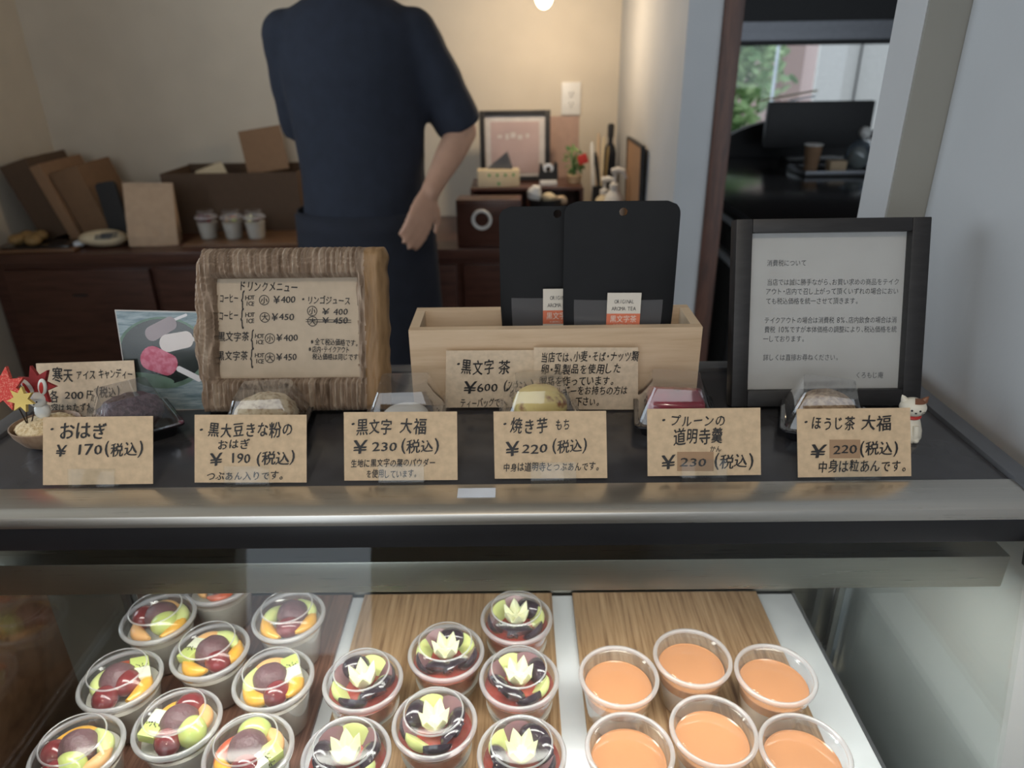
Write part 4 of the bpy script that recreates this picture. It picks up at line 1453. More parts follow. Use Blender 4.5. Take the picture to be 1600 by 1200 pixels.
# round buns on a wooden board, left
w0, w1_, w2_, w3_ = P(-60, 398, z=ZC), P(78, 390, z=ZC), P(128, 368, z=ZC), P(-20, 352, z=ZC)
cx, cy = -1.66, 2.62
o = MB().box((0, 0, .006), (.30, .15, .012), bev=.003).put('serving_board', M['sidewood'])
o.location, o.rotation_euler = (-1.725, 2.555, ZC), (0, 0, R(3))
tag(o, 'wooden board of brown buns at the left end of the counter', 'tray')
o = MB().box((0, 0, .004), (.24, .125, .008), bev=.003).put('plate', M['traybk'])
o.location, o.rotation_euler = (-1.715, 2.555, ZC + .0125), (0, 0, R(3))
tag(o, 'low black tray under the brown buns', 'tray')
bun_me = MB().ball((0, 0, .0185), (.028, .028, .019), bump=.03).mesh('bun', M['manju'], 60)
for lab, px, py in (('brown bun at the far left of the black tray', 18, 374), ('brown bun in the middle of the front row', 52, 375), ('brown bun at the rear right of the tray', 76, 363), ('brown bun at the rear middle of the tray', 42, 362)):
    w_ = P(px, py, z=ZC + .04)
    o = link('bun', bun_me)
    o.location = (max(w_.x, -1.79), min(w_.y, 2.585), ZC + .0210)
    tag(o, lab, 'bun', 'brown buns on the tray')
w_ = P(58, 352, z=ZC + .06)

# white printed packet
w_ = P(165, 352, z=ZC + .03)
t = thing('packet', 'white packet with grey print lying behind the paper bag', 'packet', (w_.x + .115, 2.575, ZC), rot=(0, 0, R(8)))
MB().ball((0, 0, .030), (.085, .055, .030), nu=28, nv=14, bump=.12, bs=18).put('bag_body', M['cream'], t, 60)
bm = MB()
for k in range(4):
    bm.box((.015 + .02 * (k % 2), -.052 + .006 * k, .040 + .004 * k), (.055, .003, .006), (R(-25), 0, .1 * k))
bm.put('print', M['inkgrey'], t)
MB().ball((-.088, -.01, .014), (.020, .025, .012)).put('sealed_end', M['tape'], t)

# brown paper bag
w_ = P(238, 384, z=ZC)
t = thing('paper_bag', 'folded brown paper bag standing at the counter front', 'bag', (w_.x, w_.y + .035, ZC), rot=(0, R(3), R(14)))
bm = MB()
rings = []
for k in range(13):
    z = .215 * k / 12
    d = .085 * (1 - max(0, z - .04) / .19) + .004
    pts = []
    for x, y in [(-.0825 + .165 * i / 8, -d / 2) for i in range(9)] + [(.0825, 0)] + [(.0825 - .165 * i / 8, d / 2) for i in range(9)] + [(-.0825, 0)]:
        v = Vector((x * 26, z * 22, 4.0 if y < 0 else 9.0))
        c_ = abs(noise.noise(v)) * .014 * math.sin(PI * min(1, .1 + k / 12)) if y != 0 else .0
        tuck = -.012 * math.copysign(1, x) * min(1, k / 6) if y == 0 else 0
        pts.append((x + tuck, y + c_ * (1 if y < 0 else -1) * .8 + .016 * (k / 12) ** 2, z))
    rings.append(pts)
bm.loft(rings)
bm.put('bag_body', M['bag'], t, 8)
MB().span((-.083, .0060, .186), (.083, .0085, .218)).put('folded_top', M['bag'], t)

# big open cardboard box
yb0, yb1 = 2.775, 3.04
a, b = P(249, 272, y=yb0), P(470, 268, y=yb0)
t = thing('cardboard_box', 'large open brown cardboard box behind the cups', 'box', (a.x, yb0, ZC))
bw_, bh_, bd_ = .52, a.z - ZC, yb1 - yb0
for c0, c1 in (((0, 0, 0), (bw_, .004, bh_)), ((0, bd_ - .004, 0), (bw_, bd_, bh_ + .004)), ((0, .0041, 0), (.004, bd_ - .0041, bh_)), ((bw_ - .004, .0041, 0), (bw_, bd_ - .0041, bh_))):
    MB().span(c0, c1).put('side_panel', M['carton2'], t, 0)
MB().span((.004, .0041, 0), (bw_ - .004, bd_ - .0041, .004)).put('bottom_panel', M['carton2'], t, 0)
fl = MB(Matrix.Translation((.275, .17, bh_ - .03)) @ Matrix.Rotation(R(-8), 4, 'Y') @ Matrix.Rotation(R(-8), 4, 'X')).span((0, 0, 0), (.17, .004, .165)).put('upright_flap', M['carton3'], t, 0)
o = MB(Matrix.Rotation(R(20), 4, 'Z') @ Matrix.Rotation(R(-18), 4, 'Y')).loft([[(x, y, z) for x, y in ((-.055, -.03), (.055, -.03), (.05, .03), (-.05, .03))] for z in (-.10, -.03, .0)]).put('paper_bundle', M['cream'], None, 30)
o.location = (a.x + .15, yb0 + .10, ZC + bh_ + .012)
tag(o, 'cream paper bundle sticking out of the open cardboard box', 'paper')

# dessert cups on a thin board
a = P(285, 387, z=ZC)
o = MB().span((0, 0, 0), (.50, .225, .010), .001).put('serving_board', M['sidewood'])
o.location = (a.x, max(a.y, 2.475), ZC)
tag(o, 'thin wooden board carrying three dessert cups at the counter front', 'tray')
for k, (px, lab) in enumerate(((328, 'dessert cup with dark topping, first from the paper bag'), (367, 'dessert cup with coloured fruit, second from the paper bag'), (402, 'dessert cup beside the person, third from the paper bag'))):
    w_ = P(px, 371, z=ZC + .012)
    t = cup('dessert_cup', lab, (w_.x, min(max(w_.y, 2.54), 2.655), ZC + .0104), 'dessert cups on the back counter')
    t.scale = (1.0, 1.0, 1.3)
    link('jelly_filling', fill_me, t)
    for i, me in enumerate(([bean_me, rg_me, half_me], [orange_me, gmelon_me, peach_me], [flower_me, half_me, ghalf_me])[k]):
        piece(t, me, 120 * i + 200, .016, .055, roll=20)

# stationery shelf with things on it, right
a, b = P(738, 318, y=2.70), P(912, 292, y=2.70)
zs = P(880, 293, y=2.70).z
x0_, x1_ = P(735, 300, y=2.70).x, P(912, 300, y=2.70).x
t = thing('stationery_shelf', 'low dark brown shelf unit in the counter\'s right corner', 'shelf', ((x0_ + x1_) / 2, 2.80, ZC))
hw_, zz = (x1_ - x0_) / 2, zs - ZC
MB().span((-hw_, -.10, zz - .012), (hw_, .15, zz), .001).put('shelf_top', M['counter'], t)
MB().span((-hw_, -.10, 0), (hw_, .15, .010)).put('shelf_floor', M['counter'], t)
for x in (-hw_, 0, hw_ - .012):
    MB().span((x, -.098, .0102), (x + .012, .148, zz - .0122)).put('upright', M['counter'], t)
MB().span((-hw_ + .012, .136, .0102), (hw_ - .012, .148, zz - .0122)).put('back_panel', M['counter'], t)
ZT = zs + .0008
# dark drawer box with round pull in front of it
a = P(738, 312, y=2.50)
t = thing('drawer_box', 'reddish wooden drawer box with a round pale ring pull', 'drawer box', (P(770, 330, y=2.5).x, 2.53, ZC), rot=(0, 0, R(-3)))
dz = P(780, 311, y=2.50).z - ZC
MB().span((-.125, -.045, 0), (.10, .055, dz), .003).put('drawer_body', M['counter'], t)
dr = MB().span((-.118, -.0525, .008), (.093, -.0455, dz - .008), .001).put('drawer', M['counter'], t)
c_ = P(754, 343, y=2.478)
bm = MB(Matrix.Translation((c_.x - P(770, 330, y=2.5).x, -.054, min(max(c_.z - ZC, .03), dz - .03))) @ Matrix.Rotation(R(90), 4, 'X'))
bm.lathe([(.024, 0), (.034, 0), (.036, .006), (.034, .010), (.027, .010), (.024, .004), (.024, 0)], seg=30)
bm.put('ring_pull', M['plastic_w'], dr)

# picture frame, pink sheet, outlet
a, b = P(752, 293, y=2.87), P(859, 291, y=2.87)
top_ = P(806, 172, y=2.885).z
t = thing('picture_frame', 'dark framed lilac print standing under the outlet', 'picture frame', ((a.x + b.x) / 2, 2.86, ZT), rot=(R(-3), 0, 0))
fw_, fh_ = b.x - a.x, top_ - ZT
for c0, c1 in (((-fw_ / 2, 0, 0), (-fw_ / 2 + .020, .016, fh_)), ((fw_ / 2 - .020, 0, 0), (fw_ / 2, .016, fh_)), ((-fw_ / 2 + .02, 0, 0), (fw_ / 2 - .02, .016, .018)), ((-fw_ / 2 + .02, 0, fh_ - .018), (fw_ / 2 - .02, .016, fh_))):
    MB().span(c0, c1, .001).put('frame_bar', M['framewood'], t)
MB().span((-fw_ / 2 + .02, .008, .018), (fw_ / 2 - .02, .012, fh_ - .018)).put('mount', M['posterw'], t)
bm = MB().span((-fw_ / 2 + .042, .0068, .030), (fw_ / 2 - .042, .0079, fh_ - .040))
bm.put('print', M['poster'], t)
bm = MB()
for k in range(5):
    bm.span((-.065 + .026 * k + rnd.uniform(-.004, .004), .0062, fh_ * .62 - .006 * (k % 2)), (-.050 + .026 * k, .0067, fh_ * .66 + .004 * (k % 3)))
bm.put('print_marks', M['posterw'], t)
a, b = P(861, 255, y=YB - .002), P(905, 181, y=YB - .002)
tag(MB().span((a.x - .10, YB - .0025, a.z - .06), (b.x, YB - .0008, b.z)).put('paper_sheet', M['pinkpaper']), 'pinkish paper sheet taped on the wall behind the picture frame', 'paper')
a, b = P(877, 180, y=YB - .01), P(908, 128, y=YB - .01)
t = thing('wall_outlet', 'white double wall outlet on the cream back wall', 'outlet', ((a.x + b.x) / 2, YB - .0005, (a.z + b.z) / 2))
ow_, oh_ = (b.x - a.x) / 2, (b.z - a.z) / 2
MB().span((-ow_, -.010, -oh_), (ow_, 0, oh_), .004).put('cover_plate', M['plastic_w'], t)
for z in (.018, -.020):
    s_ = MB().box((0, -.0108, z), (.034, .003, .030), bev=.002).put('socket', M['plastic_w'], t)
    MB().box((-.007, -.0124, z + .003), (.0025, .001, .010)).box((.007, -.0124, z + .003), (.0025, .001, .010)).box((0, -.0124, z - .009), (.005, .001, .004)).put('slots', M['ink'], s_)

# cream carton with green dots, dark triangular sign
a, b = P(746, 295, y=2.72), P(811, 266, y=2.72)
t = thing('small_carton', 'cream carton with green dots before the picture frame', 'box', ((a.x + b.x) / 2, 2.757, ZT), rot=(0, 0, R(4)))
sw, sh_ = (b.x - a.x) / 2, b.z - ZT
MB().span((-sw, -.035, 0), (sw, .035, sh_), .002).put('carton_body', M['cream'], t)
bm = MB()
for k in range(4):
    bm.ball((-sw * .45 + .030 * k, -.0352, sh_ * .72), (.005, .0006, .006), None, 10, 6)
bm.ball((0, -.0352, sh_ * .2), (.006, .0006, .006), None, 10, 6)
bm.put('print', M['green'], t)
zt2 = ZT + sh_ + .0008
o = MB(Matrix.Rotation(R(90), 4, 'X')).prism([(-.065, 0), (.032, 0), (.012, .062)], -.012, .012).put('price_stand', M['rail'])
o.location = (P(788, 262, y=2.765).x, 2.765, zt2)
o.rotation_euler = (0, 0, R(-8))
tag(o, 'grey triangular stand on top of the cream carton', 'stand')
# tape dispenser
w_ = P(857, 292, y=2.73)
t = thing('tape_dispenser', 'black tape dispenser on a pale base, right of the cream carton', 'tape dispenser', (w_.x, 2.76, ZT))
MB().span((-.032, -.03, 0), (.032, .03, .020), .003).put('foot', M['plastic_w'], t)
bm = MB(Matrix.Translation((0, .012, .0205)) @ Matrix.Rotation(R(90), 4, 'X'))
bm.prism([(-.038, 0), (.036, 0), (.034, .058), (.026, .066), (.015, .030), (-.016, .030), (-.024, .060), (-.032, .058)], -.0, .03)
bm.put('holder', M['matblack'], t)
MB(Matrix.Translation((0, -.0035, .058)) @ Matrix.Rotation(R(90), 4, 'X')).lathe([(.010, -.01), (.020, -.01), (.020, .01), (.010, .01), (.010, -.01)], seg=24).put('tape_roll', M['tape'], t)
# small plant and red tag
w_ = P(897, 288, y=2.80)
t = thing('potted_plant', 'small green plant in a wire basket on the stationery shelf', 'plant', (w_.x, 2.80, ZT))
MB().lathe([(0, 0), (.024, 0), (.031, .030), (.028, .032), (0, .026)], seg=20).put('basket', M['kraft'], t)
bm = MB()
for k in range(46):
    a_, r_, z_ = rnd.uniform(0, 2 * PI), rnd.uniform(.004, .036), rnd.uniform(.035, .13)
    bm.ball((r_ * math.cos(a_), r_ * math.sin(a_), z_), (.013, .006, .002), (rnd.uniform(-1, 1), rnd.uniform(-1, 1), a_), 8, 5)
bm.put('leaves', M['foliage'], t)
bm = MB()
for k in range(5):
    bm.tube([(0, 0, .02), (.02 * math.cos(k * 1.3), .02 * math.sin(k * 1.3), .11)], .0014, 6)
bm.put('stems', M['green'], t)
w_ = P(910, 248, y=2.76)
o = MB().box((0, 0, 0), (.036, .004, .034), (0, R(-20), 0), .001).put('red_tag', M['red'])
o.location = (w_.x, 2.745, w_.z)
tag(o, 'red tag hung before the small green plant', 'tag')
# pens and brushes in a stand
w_ = P(938, 290, y=2.86)
t = thing('pen_cup', 'dark square pen stand packed beside the plant', 'pen stand', (w_.x, 2.86, ZC))
bm = MB()
for c0, c1 in (((-.032, -.028, 0), (.032, -.025, .15)), ((-.032, .025, 0), (.032, .028, .15)), ((-.032, -.025, 0), (-.029, .025, .15)), ((.029, -.025, 0), (.032, .025, .15)), ((-.029, -.025, 0), (.029, .025, .003))):
    bm.span(c0, c1)
bm.put('cup_wall', M['matblack'], t)
for k, (px, py, m_, r_, lab) in enumerate(((925, 222, 'plastic_w', .010, 'white broad marker in the pen stand'), (936, 208, 'hinoki', .007, 'tan wooden brush, tallest in the pen stand'), (944, 214, 'cream', .008, 'cream pencil in the pen stand'), (951, 228, 'gold', .006, 'brass-coloured pen at the right of the pen stand'), (930, 238, 'matblack', .009, 'short black marker in the pen stand'))):
    q_ = P(px, py, y=2.86)
    bt_ = Vector((w_.x - .020 + .0095 * k, 2.855 + .006 * (k % 2), ZC + .0045))
    tp = Vector((q_.x, 2.86 + .006 * (k % 2), q_.z))
    o = MB().tube([(0, 0, 0), (tp - bt_) * .94, tp - bt_], [r_ * .8, r_ * .8, r_ * .45], 12).put('pen', M[m_])
    o.location = bt_
    tag(o, lab, 'pen', 'pens in the stand')
# tall dark bottle, framed board on the partition, pump bottles
w_ = P(967, 258, y=2.92)
t = thing('spray_bottle', 'tall slim dark bottle in the corner behind the pump bottles', 'bottle', (min(w_.x, .375), 2.93, ZC))
zt3 = P(969, 193, y=2.93).z - ZC
MB().lathe([(0, 0), (.023, 0), (.024, .01), (.024, zt3 - .11), (.018, zt3 - .085), (.009, zt3 - .07), (.009, zt3 - .05), (0, zt3 - .05)], seg=24).put('bottle_body', M['trousers'], t)
MB().lathe([(0, zt3 - .0495), (.012, zt3 - .0495), (.013, zt3 - .01), (.010, zt3), (0, zt3)], seg=20).put('cap', M['matblack'], t)
a, b = P(986, 216, x=.405), P(1008, 240, x=.405)
t = thing('framed_board', 'brown framed board leaning on the white partition', 'board', (.412, (a.y + b.y) / 2, ZC), rot=(0, R(-1.0), 0))
ln_, hg_ = (a.y - b.y) / 2, a.z - ZC
MB().span((-.012, -ln_, 0), (-.004, ln_, hg_)).put('panel', M['carton3'], t)
for c0, c1 in (((-.0155, -ln_ - .006, 0), (-.003, -ln_, hg_ + .006)), ((-.0155, ln_, 0), (-.003, ln_ + .006, hg_ + .006)), ((-.0155, -ln_, hg_), (-.003, ln_, hg_ + .006))):
    MB().span(c0, c1).put('frame_bar', M['matblack'], t)
for lab, px, yy, sc_, mm in (('white pump bottle standing in front, right of the black pouches', 970, 2.54, 1.0, 'plastic_w'), ('cream pump bottle half behind the white pump bottle', 946, 2.66, .86, 'cream')):
    top = P(px, 259, y=yy)
    hh_ = (top.z - ZC) * (1 if sc_ == 1 else .86)
    t = thing('pump_bottle', lab, 'bottle', (min(top.x, .345), yy, ZC), 'pump bottles on the back counter')
    MB().lathe([(0, 0), (.034, 0), (.036, .006), (.036, hh_ * .52), (.030, hh_ * .62), (.016, hh_ * .68), (.014, hh_ * .70), (0, hh_ * .70)], seg=28).put('bottle_body', M[mm], t)
    MB().lathe([(0, hh_ * .702), (.017, hh_ * .702), (.017, hh_ * .77), (.006, hh_ * .785), (.006, hh_ * .90), (0, hh_ * .90)], seg=20).put('collar', M['plastic_w'], t)
    MB().tube([(-.012, 0, hh_ * .93), (.012, 0, hh_ * .945), (.030, -.003, hh_ * .93), (.038, -.005, hh_ * .84)], [.010, .011, .009, .006], 12).put('pump_head', M['plastic_w'], t)
MB().span((-.020, -.0362, .05), (.010, -.0340, .10)).put('label', M['navy'], t)
# wrapped snacks in a dark bowl
w_ = P(852, 318, y=2.545)
wz = ZC
t = thing('snack_bowl', 'dark bowl of wrapped snacks before the stationery shelf', 'bowl', (w_.x, 2.545, ZC))
zb_ = P(852, 309, y=2.545).z - ZC
MB().lathe([(0, 0), (.03, 0), (.034, .006), (.046, zb_ * .6), (.062, zb_), (.059, zb_), (.042, zb_ * .62), (0, zb_ * .55)], seg=32).put('bowl_shell', M['matblack'], t)
for k, (px, py, r_, mm, lab) in enumerate(((836, 303, (.026, .02, .03), 'plastic_w', 'white twisted snack wrapper at the left of the dark bowl'), (858, 309, (.024, .02, .018), 'cream', 'cream wrapped snack in the middle of the dark bowl'), (877, 312, (.022, .018, .014), 'hinoki', 'tan wrapped snack at the right of the dark bowl'))):
    q_ = P(px, py, y=2.545)
    o = MB().ball((0, 0, 0), r_, (0, .3 * k, .4 * k), 18, 12, .25, 60, k).put('wrapped_snack', M[mm])
    o.location = (q_.x, 2.545 - .004 * k, q_.z)
    tag(o, lab, 'snack', 'wrapped snacks in the dark bowl')

# pendant bulb
w_ = P(848, 17, y=2.65)
t = thing('pendant_lamp', 'lit warm bulb hanging near the back wall', 'lamp', (w_.x, 2.55, w_.z))
MB().ball((0, 0, .035), (.028, .028, .036)).put('bulb', M['bulb'], t)
MB().lathe([(0, .066), (.016, .066), (.017, .12), (.006, .13), (0, .13)], seg=20).put('socket', M['matblack'], t)
MB().tube([(0, 0, .13), (0, 0, 2.598 - w_.z)], .003, 8).put('cord', M['matblack'], t)
pl = bpy.data.lights.new('pendant_glow', 'POINT')
pl.energy, pl.color, pl.shadow_soft_size = 7, (1.0, .78, .54), .03
po = bpy.data.objects.new('pendant_glow', pl)
po.location = (w_.x, 2.60, w_.z - .05)
C.objects.link(po)

# ================================================================== PERSON
FX, FYY = -.435, 2.10
per = thing('person', 'person in a navy short-sleeved shirt and dark apron behind the counter', 'person', (FX, FYY, 0))
PS = 1.06
per.scale = (PS, PS, PS)
rel = lambda v: Vector((v.x - FX, v.y - FYY, v.z)) / 1.06
SH_L, SH_R = Vector((.158, 0, 1.432)), Vector((-.158, 0, 1.432))
EL_L = rel(P(722, 205, y=2.13))
WR_L = rel(P(672, 300, y=1.95))
EL_R, WR_R = Vector((-.170, .10, 1.19)), Vector((-.06, .19, 1.03))


def limb(bm, a, b, r0, r1, n=7, bulge=.12):
    a, b = Vector(a), Vector(b)
    bm.tube([a + (b - a) * i / n for i in range(n + 1)], [(r0 + (r1 - r0) * i / n) * (1 + bulge * math.sin(PI * min(1, i / n * 1.3))) for i in range(n + 1)], 16)
    bm.ball(a, r0, None, 14, 10).ball(b, r1, None, 14, 10)


def hand(bm, wrist, d, n, side):
    """palm, four bent fingers of different length, and a thumb from the side of the palm"""
    d, n = Vector(d).normalized(), Vector(n).normalized()
    s_ = d.cross(n).normalized() * side
    w = Vector(wrist)
    rings = []
    for k, (t_, hw, ht) in enumerate(((0, .026, .018), (.03, .036, .017), (.06, .042, .015), (.088, .041, .012))):
        rings.append([w + d * t_ + s_ * (hw * math.cos(2 * PI * i / 14)) + n * (ht * math.sin(2 * PI * i / 14)) for i in range(14)])
    bm.loft(rings)
    for k, (off, ln) in enumerate(((.031, .070), (.011, .079), (-.010, .073), (-.030, .057))):
        b0 = w + d * .080 + s_ * off
        p1 = b0 + (d * .95 + n * .22).normalized() * ln * .46
        p2 = p1 + (d * .75 + n * .65).normalized() * ln * .30
        p3 = p2 + (d * .45 + n * .9).normalized() * ln * .24
        bm.tube([b0, p1, p2, p3], [.0095, .0088, .0080, .0065], 10)
        bm.ball(p3, .0065, None, 10, 6)
    b0 = w + d * .028 + s_ * .030
    p1 = b0 + (d * .55 + s_ * .75 + n * .25).normalized() * .034
    p2 = p1 + (d * .85 + s_ * .30 + n * .35).normalized() * .028
    bm.tube([b0, p1, p2], [.0125, .0105, .0078], 10)
    bm.ball(p2, .0078, None, 10, 6)


def ring(cx, cy, z, rx, ry, n=24):
    return [(cx + rx * math.cos(2 * PI * i / n), cy + ry * math.sin(2 * PI * i / n), z) for i in range(n)]


def grown(o, voxel, it=6):
    m = o.modifiers.new('one surface', 'REMESH')
    m.mode, m.voxel_size, m.use_smooth_shade = 'VOXEL', voxel, True
    if it:
        s_ = o.modifiers.new('smooth', 'SMOOTH')
        s_.factor, s_.iterations = .5, it
    return o


bm = MB()
bm.loft([ring(0, .0, .86, .145, .10), ring(0, 0, .95, .150, .105), ring(0, 0, 1.06, .132, .095), ring(0, 0, 1.20, .145, .105), ring(0, 0, 1.34, .160, .110), ring(0, 0, 1.43, .150, .095), ring(0, .005, 1.49, .095, .07), ring(0, .008, 1.53, .060, .058)])
bm.tube([(0, .012, 1.48), (0, .002, 1.60)], [.062, .056], 16)
bm.loft([ring(0, -.020, 1.560, .032, .038), ring(0, -.020, 1.580, .050, .062), ring(0, -.010, 1.62, .066, .085), ring(0, 0, 1.68, .075, .096), ring(0, .004, 1.74, .076, .098), ring(0, .006, 1.785, .060, .080), ring(0, .006, 1.805, .030, .040)])
bm.loft([ring(0, -.100, 1.695, .010, .012, 12), ring(0, -.106, 1.672, .013, .015, 12), ring(0, -.104, 1.652, .018, .018, 12), ring(0, -.095, 1.645, .012, .010, 12)])
for sx in (-1, 1):
    bm.ball((sx * .077, .012, 1.675), (.010, .018, .031), (0, 0, sx * .3), 12, 8)
for S_, E_, W_ in ((SH_L, EL_L, WR_L), (SH_R, EL_R, WR_R)):
    limb(bm, S_, E_, .052, .040)
    limb(bm, E_, W_, .039, .025)
hand(bm, WR_L, (WR_L - EL_L).normalized() * .8 + Vector((-.1, -.1, -.5)), (-.6, .2, -.5), 1)
hand(bm, WR_R, (.9, .1, -.3), (.1, .9, .1), -1)
for sx in (-1, 1):
    limb(bm, (sx * .085, 0, .87), (sx * .10, -.01, .49), .085, .056)
    limb(bm, (sx * .10, -.01, .49), (sx * .10, .02, .09), .056, .036)
    bm.loft([ring(sx * .105, .035, .02, .035, .05, 16), ring(sx * .105, .0, .05, .038, .09, 16), ring(sx * .105, .02, .10, .036, .045, 16)])
body = grown(bm.put('body', M['skin'], per), .0065)
for sx in (-1, 1):
    e_ = MB().ball((sx * .030, -.0855, 1.688), (.0135, .008, .008), None, 14, 10).put('eye', M['eyew'], body)
    MB().ball((sx * .030, -.0930, 1.687), (.0055, .002, .0058), None, 12, 8).put('iris', M['ink'], e_)
    MB().tube([(sx * .046, -.083, 1.708), (sx * .030, -.0925, 1.713), (sx * .016, -.094, 1.709)], .0028, 8).put('eyebrow', M['hair'], body)
MB().tube([(-.022, -.083, 1.615), (-.008, -.0915, 1.618), (.008, -.0915, 1.618), (.022, -.083, 1.615)], [.003, .006, .006, .003], 10).put('mouth', M['lip'], body)
bm = MB()
verts = []
for j in range(13):
    t_ = PI * .60 * j / 12
    for i in range(30):
        a_ = 2 * PI * i / 30
        fr_ = max(0, -math.sin(a_))
        tt = t_ * (1 - .42 * fr_ ** 1.5)
        k = 1 + .03 * noise.noise(Vector((math.cos(a_) * 4, math.sin(a_) * 4, j * .4)))
        verts.append((.087 * k * math.sin(tt) * math.cos(a_), .010 + .108 * k * math.sin(tt) * math.sin(a_), 1.712 + .105 * math.cos(tt)))
bm._add(verts, [(j * 30 + i, j * 30 + (i + 1) % 30, (j + 1) * 30 + (i + 1) % 30, (j + 1) * 30 + i) for j in range(12) for i in range(30)])
hr = bm.put('hair', M['hair'], per)
so = hr.modifiers.new('thickness', 'SOLIDIFY')
so.thickness, so.offset = .012, -1
# navy shirt with sleeves to the elbow
bm = MB()
bm.loft([ring(0, .0, .93, .182, .135), ring(0, 0, 1.02, .170, .128), ring(0, 0, 1.10, .166, .122), ring(0, 0, 1.22, .174, .126), ring(0, 0, 1.34, .186, .130), ring(0, 0, 1.41, .190, .116), ring(0, 0, 1.45, .192, .106), ring(0, .002, 1.485, .160, .094), ring(0, .006, 1.515, .105, .082), ring(0, .008, 1.545, .076, .070)])
for S_, E_ in ((SH_L, EL_L), (SH_R, EL_R)):
    E2 = S_ + (E_ - S_) * .98
    pts = [S_ + (E2 - S_) * i / 8 for i in range(9)]
    bm.tube(pts, [.062 + .004 * math.sin(PI * i / 8) + .002 * math.sin(i * 2.1) for i in range(9)], 18)
    bm.ball(S_, .063, None, 16, 12)
grown(bm.put('shirt', M['navy'], per), .008, 8)
bm = MB()
for sx in (-1, 1):
    limb(bm, (sx * .085, 0, .90), (sx * .10, -.005, .50), .105, .078, bulge=.03)
    limb(bm, (sx * .10, -.005, .50), (sx * .10, .015, .10), .077, .062, bulge=.03)
bm.loft([ring(0, 0, .84, .180, .128), ring(0, 0, .92, .178, .126), ring(0, 0, .97, .170, .122)])
grown(bm.put('trousers', M['trousers'], per), .010, 6)
# waist apron, wrapping the front
bm = MB()
rows = []
for j in range(15):
    z = 1.00 - .58 * j / 14
    for i in range(25):
        a_ = R(195 + 150 * i / 24)
        k = 1 + .10 * j / 14 + .012 * math.sin(i * 1.7) * j / 14
        rows.append((.196 * k * math.cos(a_), .152 * k * math.sin(a_), z))
bm._add(rows, [(j * 25 + i, j * 25 + i + 1, (j + 1) * 25 + i + 1, (j + 1) * 25 + i) for j in range(14) for i in range(24)])
ap = bm.put('apron', M['apron'], per)
so = ap.modifiers.new('thickness', 'SOLIDIFY')
so.thickness = .003
bm = MB()
rows = [(.190 * math.cos(2 * PI * i / 40), .146 * math.sin(2 * PI * i / 40), z) for z in (.985, 1.005) for i in range(40)]
bm._add(rows, [(i, (i + 1) % 40, 40 + (i + 1) % 40, 40 + i) for i in range(40)])
bl_ = bm.put('apron_string', M['apron'], ap)
so = bl_.modifiers.new('thickness', 'SOLIDIFY')
so.thickness = .003
for sx in (-1, 1):
    MB().loft([ring(sx * .105, -.005, .0005, .046, .135, 20), ring(sx * .105, -.005, .03, .047, .135, 20), ring(sx * .105, .01, .06, .044, .11, 20), ring(sx * .105, .055, .085, .040, .055, 20)]).put('shoe', M['shoe'], per)

# ================================================================== NEXT ROOM, SEEN THROUGH THE DOORWAY
# long dark sideboard
t = thing('dark_sideboard', 'black-brown sideboard with pale painted-in edge highlights in the next room', 'sideboard', (1.16, 2.70, 0))
sz = 1.0
MB().span((-.44, -.58, sz - .03), (.80, .95, sz), .004).put('top', M['darkwood'], t)
MB().span((-.42, -.56, .05), (.78, .93, sz - .031)).put('body', M['darkwood'], t)
for z in (.93, .80):
    MB().span((-.434, -.50, z), (-.4205, .88, z + .022), .003).put('edge_highlight', M['silver'], t)  # highlights on the dark shelf edges, put in as silver-coloured strips
for y in (-.40, -.10, .20):
    MB().span((-.430, y, .08), (-.4205, y + .022, .78)).put('side_rib', M['rail'], t)
# black screen back and curved chair
a, b = P(1182, 305, y=3.50), P(1366, 157, y=3.50)
t = thing('black_monitor', 'broad black monitor back before the window in the next room', 'monitor', ((a.x + b.x) / 2, 3.50, sz + .0006))
mw_, mh_ = (b.x - a.x) / 2, b.z - sz
MB().span((-mw_, -.02, .06), (mw_, .02, mh_), .006).put('panel', M['matblack'], t)
MB().span((-.03, -.015, .012), (.03, .015, .07)).put('neck', M['matblack'], t)
MB().span((-.13, -.07, 0), (.13, .07, .012), .003).put('foot', M['matblack'], t)
w_ = P(1200, 225, y=3.85)
a = P(1136, 228, y=3.85)
t = thing('curved_armchair', 'dark curved armchair back left of the monitor in the next room', 'armchair', (w_.x, 3.80, 0))
hw2 = w_.x - a.x + .12
zt4, zm = P(1210, 187, y=3.85).z, a.z
bm = MB()
pts = []
for i in range(33):
    u = -1 + 2 * i / 32
    pts.append((u * hw2, zm + (zt4 - zm) * (1 - abs(u) ** 1.7) * 1.0))
for i in range(31, 0, -1):
    u = -1 + 2 * i / 32
    pts.append((u * hw2, zm - .34 * (1 - abs(u) ** 2.2)))
bm2 = MB(Matrix.Rotation(R(90), 4, 'X')).prism(pts, -.03, .03)
bm2.put('backrest', M['matblack'], t)
MB().span((-hw2 * .8, .04, .36), (hw2 * .8, .42, .46), .02).put('seat', M['matblack'], t)
for sx in (-1, 1):
    MB().span((sx * hw2 * .62 - .02, -.02, 0), (sx * hw2 * .62 + .02, .02, zm - .12)).put('leg', M['darkwood'], t)
    MB().span((sx * hw2 * .62 - .02, .36, 0), (sx * hw2 * .62 + .02, .40, .36)).put('leg', M['darkwood'], t)
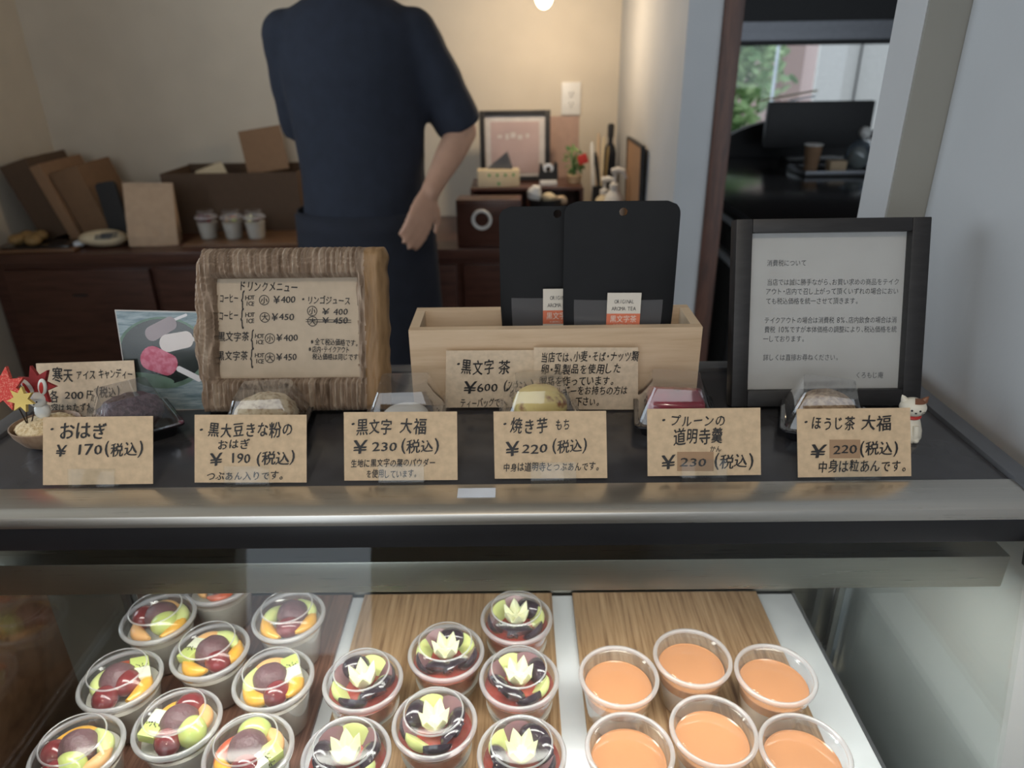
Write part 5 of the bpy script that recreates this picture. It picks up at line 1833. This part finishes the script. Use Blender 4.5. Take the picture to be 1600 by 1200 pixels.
# menu boards lying on top of the monitor
for k, (px, py, ln_, mm, lab) in enumerate(((1190, 152, .13, 'cream', 'cream folded leaflet on the monitor top'), (1254, 152, .055, 'tape', 'pale blue card on the monitor top'))):
    q_ = P(px, py, y=3.50)
    o = MB().box((0, 0, 0), (ln_ * 2, .035, .005), (0, R(-9), 0)).put('leaflet', M[mm])
    o.location = (max(q_.x, (P(1182, 305, y=3.50).x + .085) if k == 0 else q_.x), 3.50, sz + mh_ + .0008 + ln_ * math.sin(R(9)) + .004)
    tag(o, lab, 'leaflet')
# cup and wrapped things on a tray
ty = 2.62
a = P(1250, 265, y=ty)
zt5 = sz + .0006
tc = P(1302, 270, z=sz)
t = thing('serving_tray', 'dark tray with a pale lit rim on the sideboard', 'tray', (tc.x, tc.y, zt5))
MB().span((-.16, -.11, 0), (.16, .11, .008), .002).put('tray_floor', M['matblack'], t)
for c0, c1 in (((-.16, -.11, .008), (.16, -.104, .022)), ((-.16, .104, .008), (.16, .11, .022)), ((-.16, -.104, .008), (-.154, .104, .022)), ((.154, -.104, .008), (.16, .104, .022))):
    MB().span(c0, c1, .001).put('tray_rim', M['rail'], t)
bx0, byy = tc.x, tc.y
zz2 = zt5 + .0086
t = thing('paper_cup', 'tan paper cup with a pale rim on the dark tray', 'cup', (bx0 - .10, byy, zz2))
MB().lathe([(0, .002), (.026, 0), (.036, .105), (.034, .105), (.025, .004), (0, .004)], seg=28).put('cup_body', M['carton3'], t)
MB().lathe([(.0352, .102), (.0380, .103), (.0380, .108), (.0352, .109), (.034, .106)], seg=28).put('cup_rim', M['plastic_w'], t)
o = MB().box((0, 0, .022), (.07, .05, .044), bev=.004).put('small_box', M['kraft'])
o.location = (bx0 - .002, byy - .02, zz2)
tag(o, 'small tan box beside the paper cup on the tray', 'box')
t = thing('wrapped_bundle', 'bluish film-wrapped bundle with a white knot on the tray', 'bundle', (bx0 + .092, byy, zz2))
MB().ball((0, 0, .065), (.052, .050, .060), None, 22, 14, .15, 30).put('film', M['bluefilm'], t)
MB().ball((0, 0, .050), (.040, .036, .046), None, 18, 12, .1, 30).put('contents', M['cream'], t)
MB().ball((.012, 0, .150), (.024, .022, .024), None, 16, 12, .2, 40).put('knot', M['plastic_w'], t)

# ================================================================== OUTSIDE THE WINDOW
G0 = .55
t = thing('garden_tree', 'leafy green garden tree outside the window of the next room', 'tree', (1.85, 7.2, G0))
bm = MB()
bm.tube([(0, 0, 0), (.03, 0, .5), (-.02, .05, 1.1), (.02, 0, 1.8)], [.07, .055, .045, .02], 10)
for k in range(7):
    a_ = k * .9
    bm.tube([(0, 0, .5 + .16 * k), (.4 * math.cos(a_), .3 * math.sin(a_), .75 + .18 * k)], [.022, .008], 6)
bm.put('trunk', M['trunk'], t)
bm = MB()
for k in range(2600):
    a_, u_ = rnd.uniform(0, 2 * PI), rnd.random() ** .5
    z_ = rnd.uniform(.15, 1.9)
    rr_ = .85 * u_ * math.sin(PI * min(.95, .15 + z_ / 2.2)) * (.75 + .4 * noise.noise(Vector((math.cos(a_) * 1.5, math.sin(a_) * 1.5, z_ * 2))))
    bm.ball((rr_ * math.cos(a_), rr_ * math.sin(a_), z_), (.060, .036, .006), (rnd.uniform(-1, 1), rnd.uniform(-1, 1), a_), 6, 4)
bm.put('leaves', M['leafout'], t)
t = thing('neighbour_house', 'pink rendered house wall with a brown pillar beyond the garden', 'building', (3.3, 9.4, G0))
MB().span((-2.6, 0, -.0), (.75, .2, 3.2)).put('wall', M['housepink'], t)
MB().span((-.12, -.25, 0), (.10, -.001, 3.2)).put('pillar', M['housebrown'], t)
t = thing('white_fence', 'white board screen with a dark joint at the window\'s right', 'fence', (2.62, 6.3, G0))
for x in (-.16, .172, .504):
    MB().span((x, 0, 0), (x + .325, .04, 2.2)).put('board', M['board_w'], t)
for x in (.165, .497):
    MB().span((x, -.012, 0), (x + .007, .05, 2.2)).put('joint', M['matblack'], t)
for x, lab in ((2.02, 'pale green thin pole among the tree leaves outside'), ):
    o = MB().tube([(0, 0, 0), (0, 0, 2.2)], .012, 10).put('garden_pole', M['tape'])
    o.location = (x, 6.0, G0)
    tag(o, lab, 'pole')
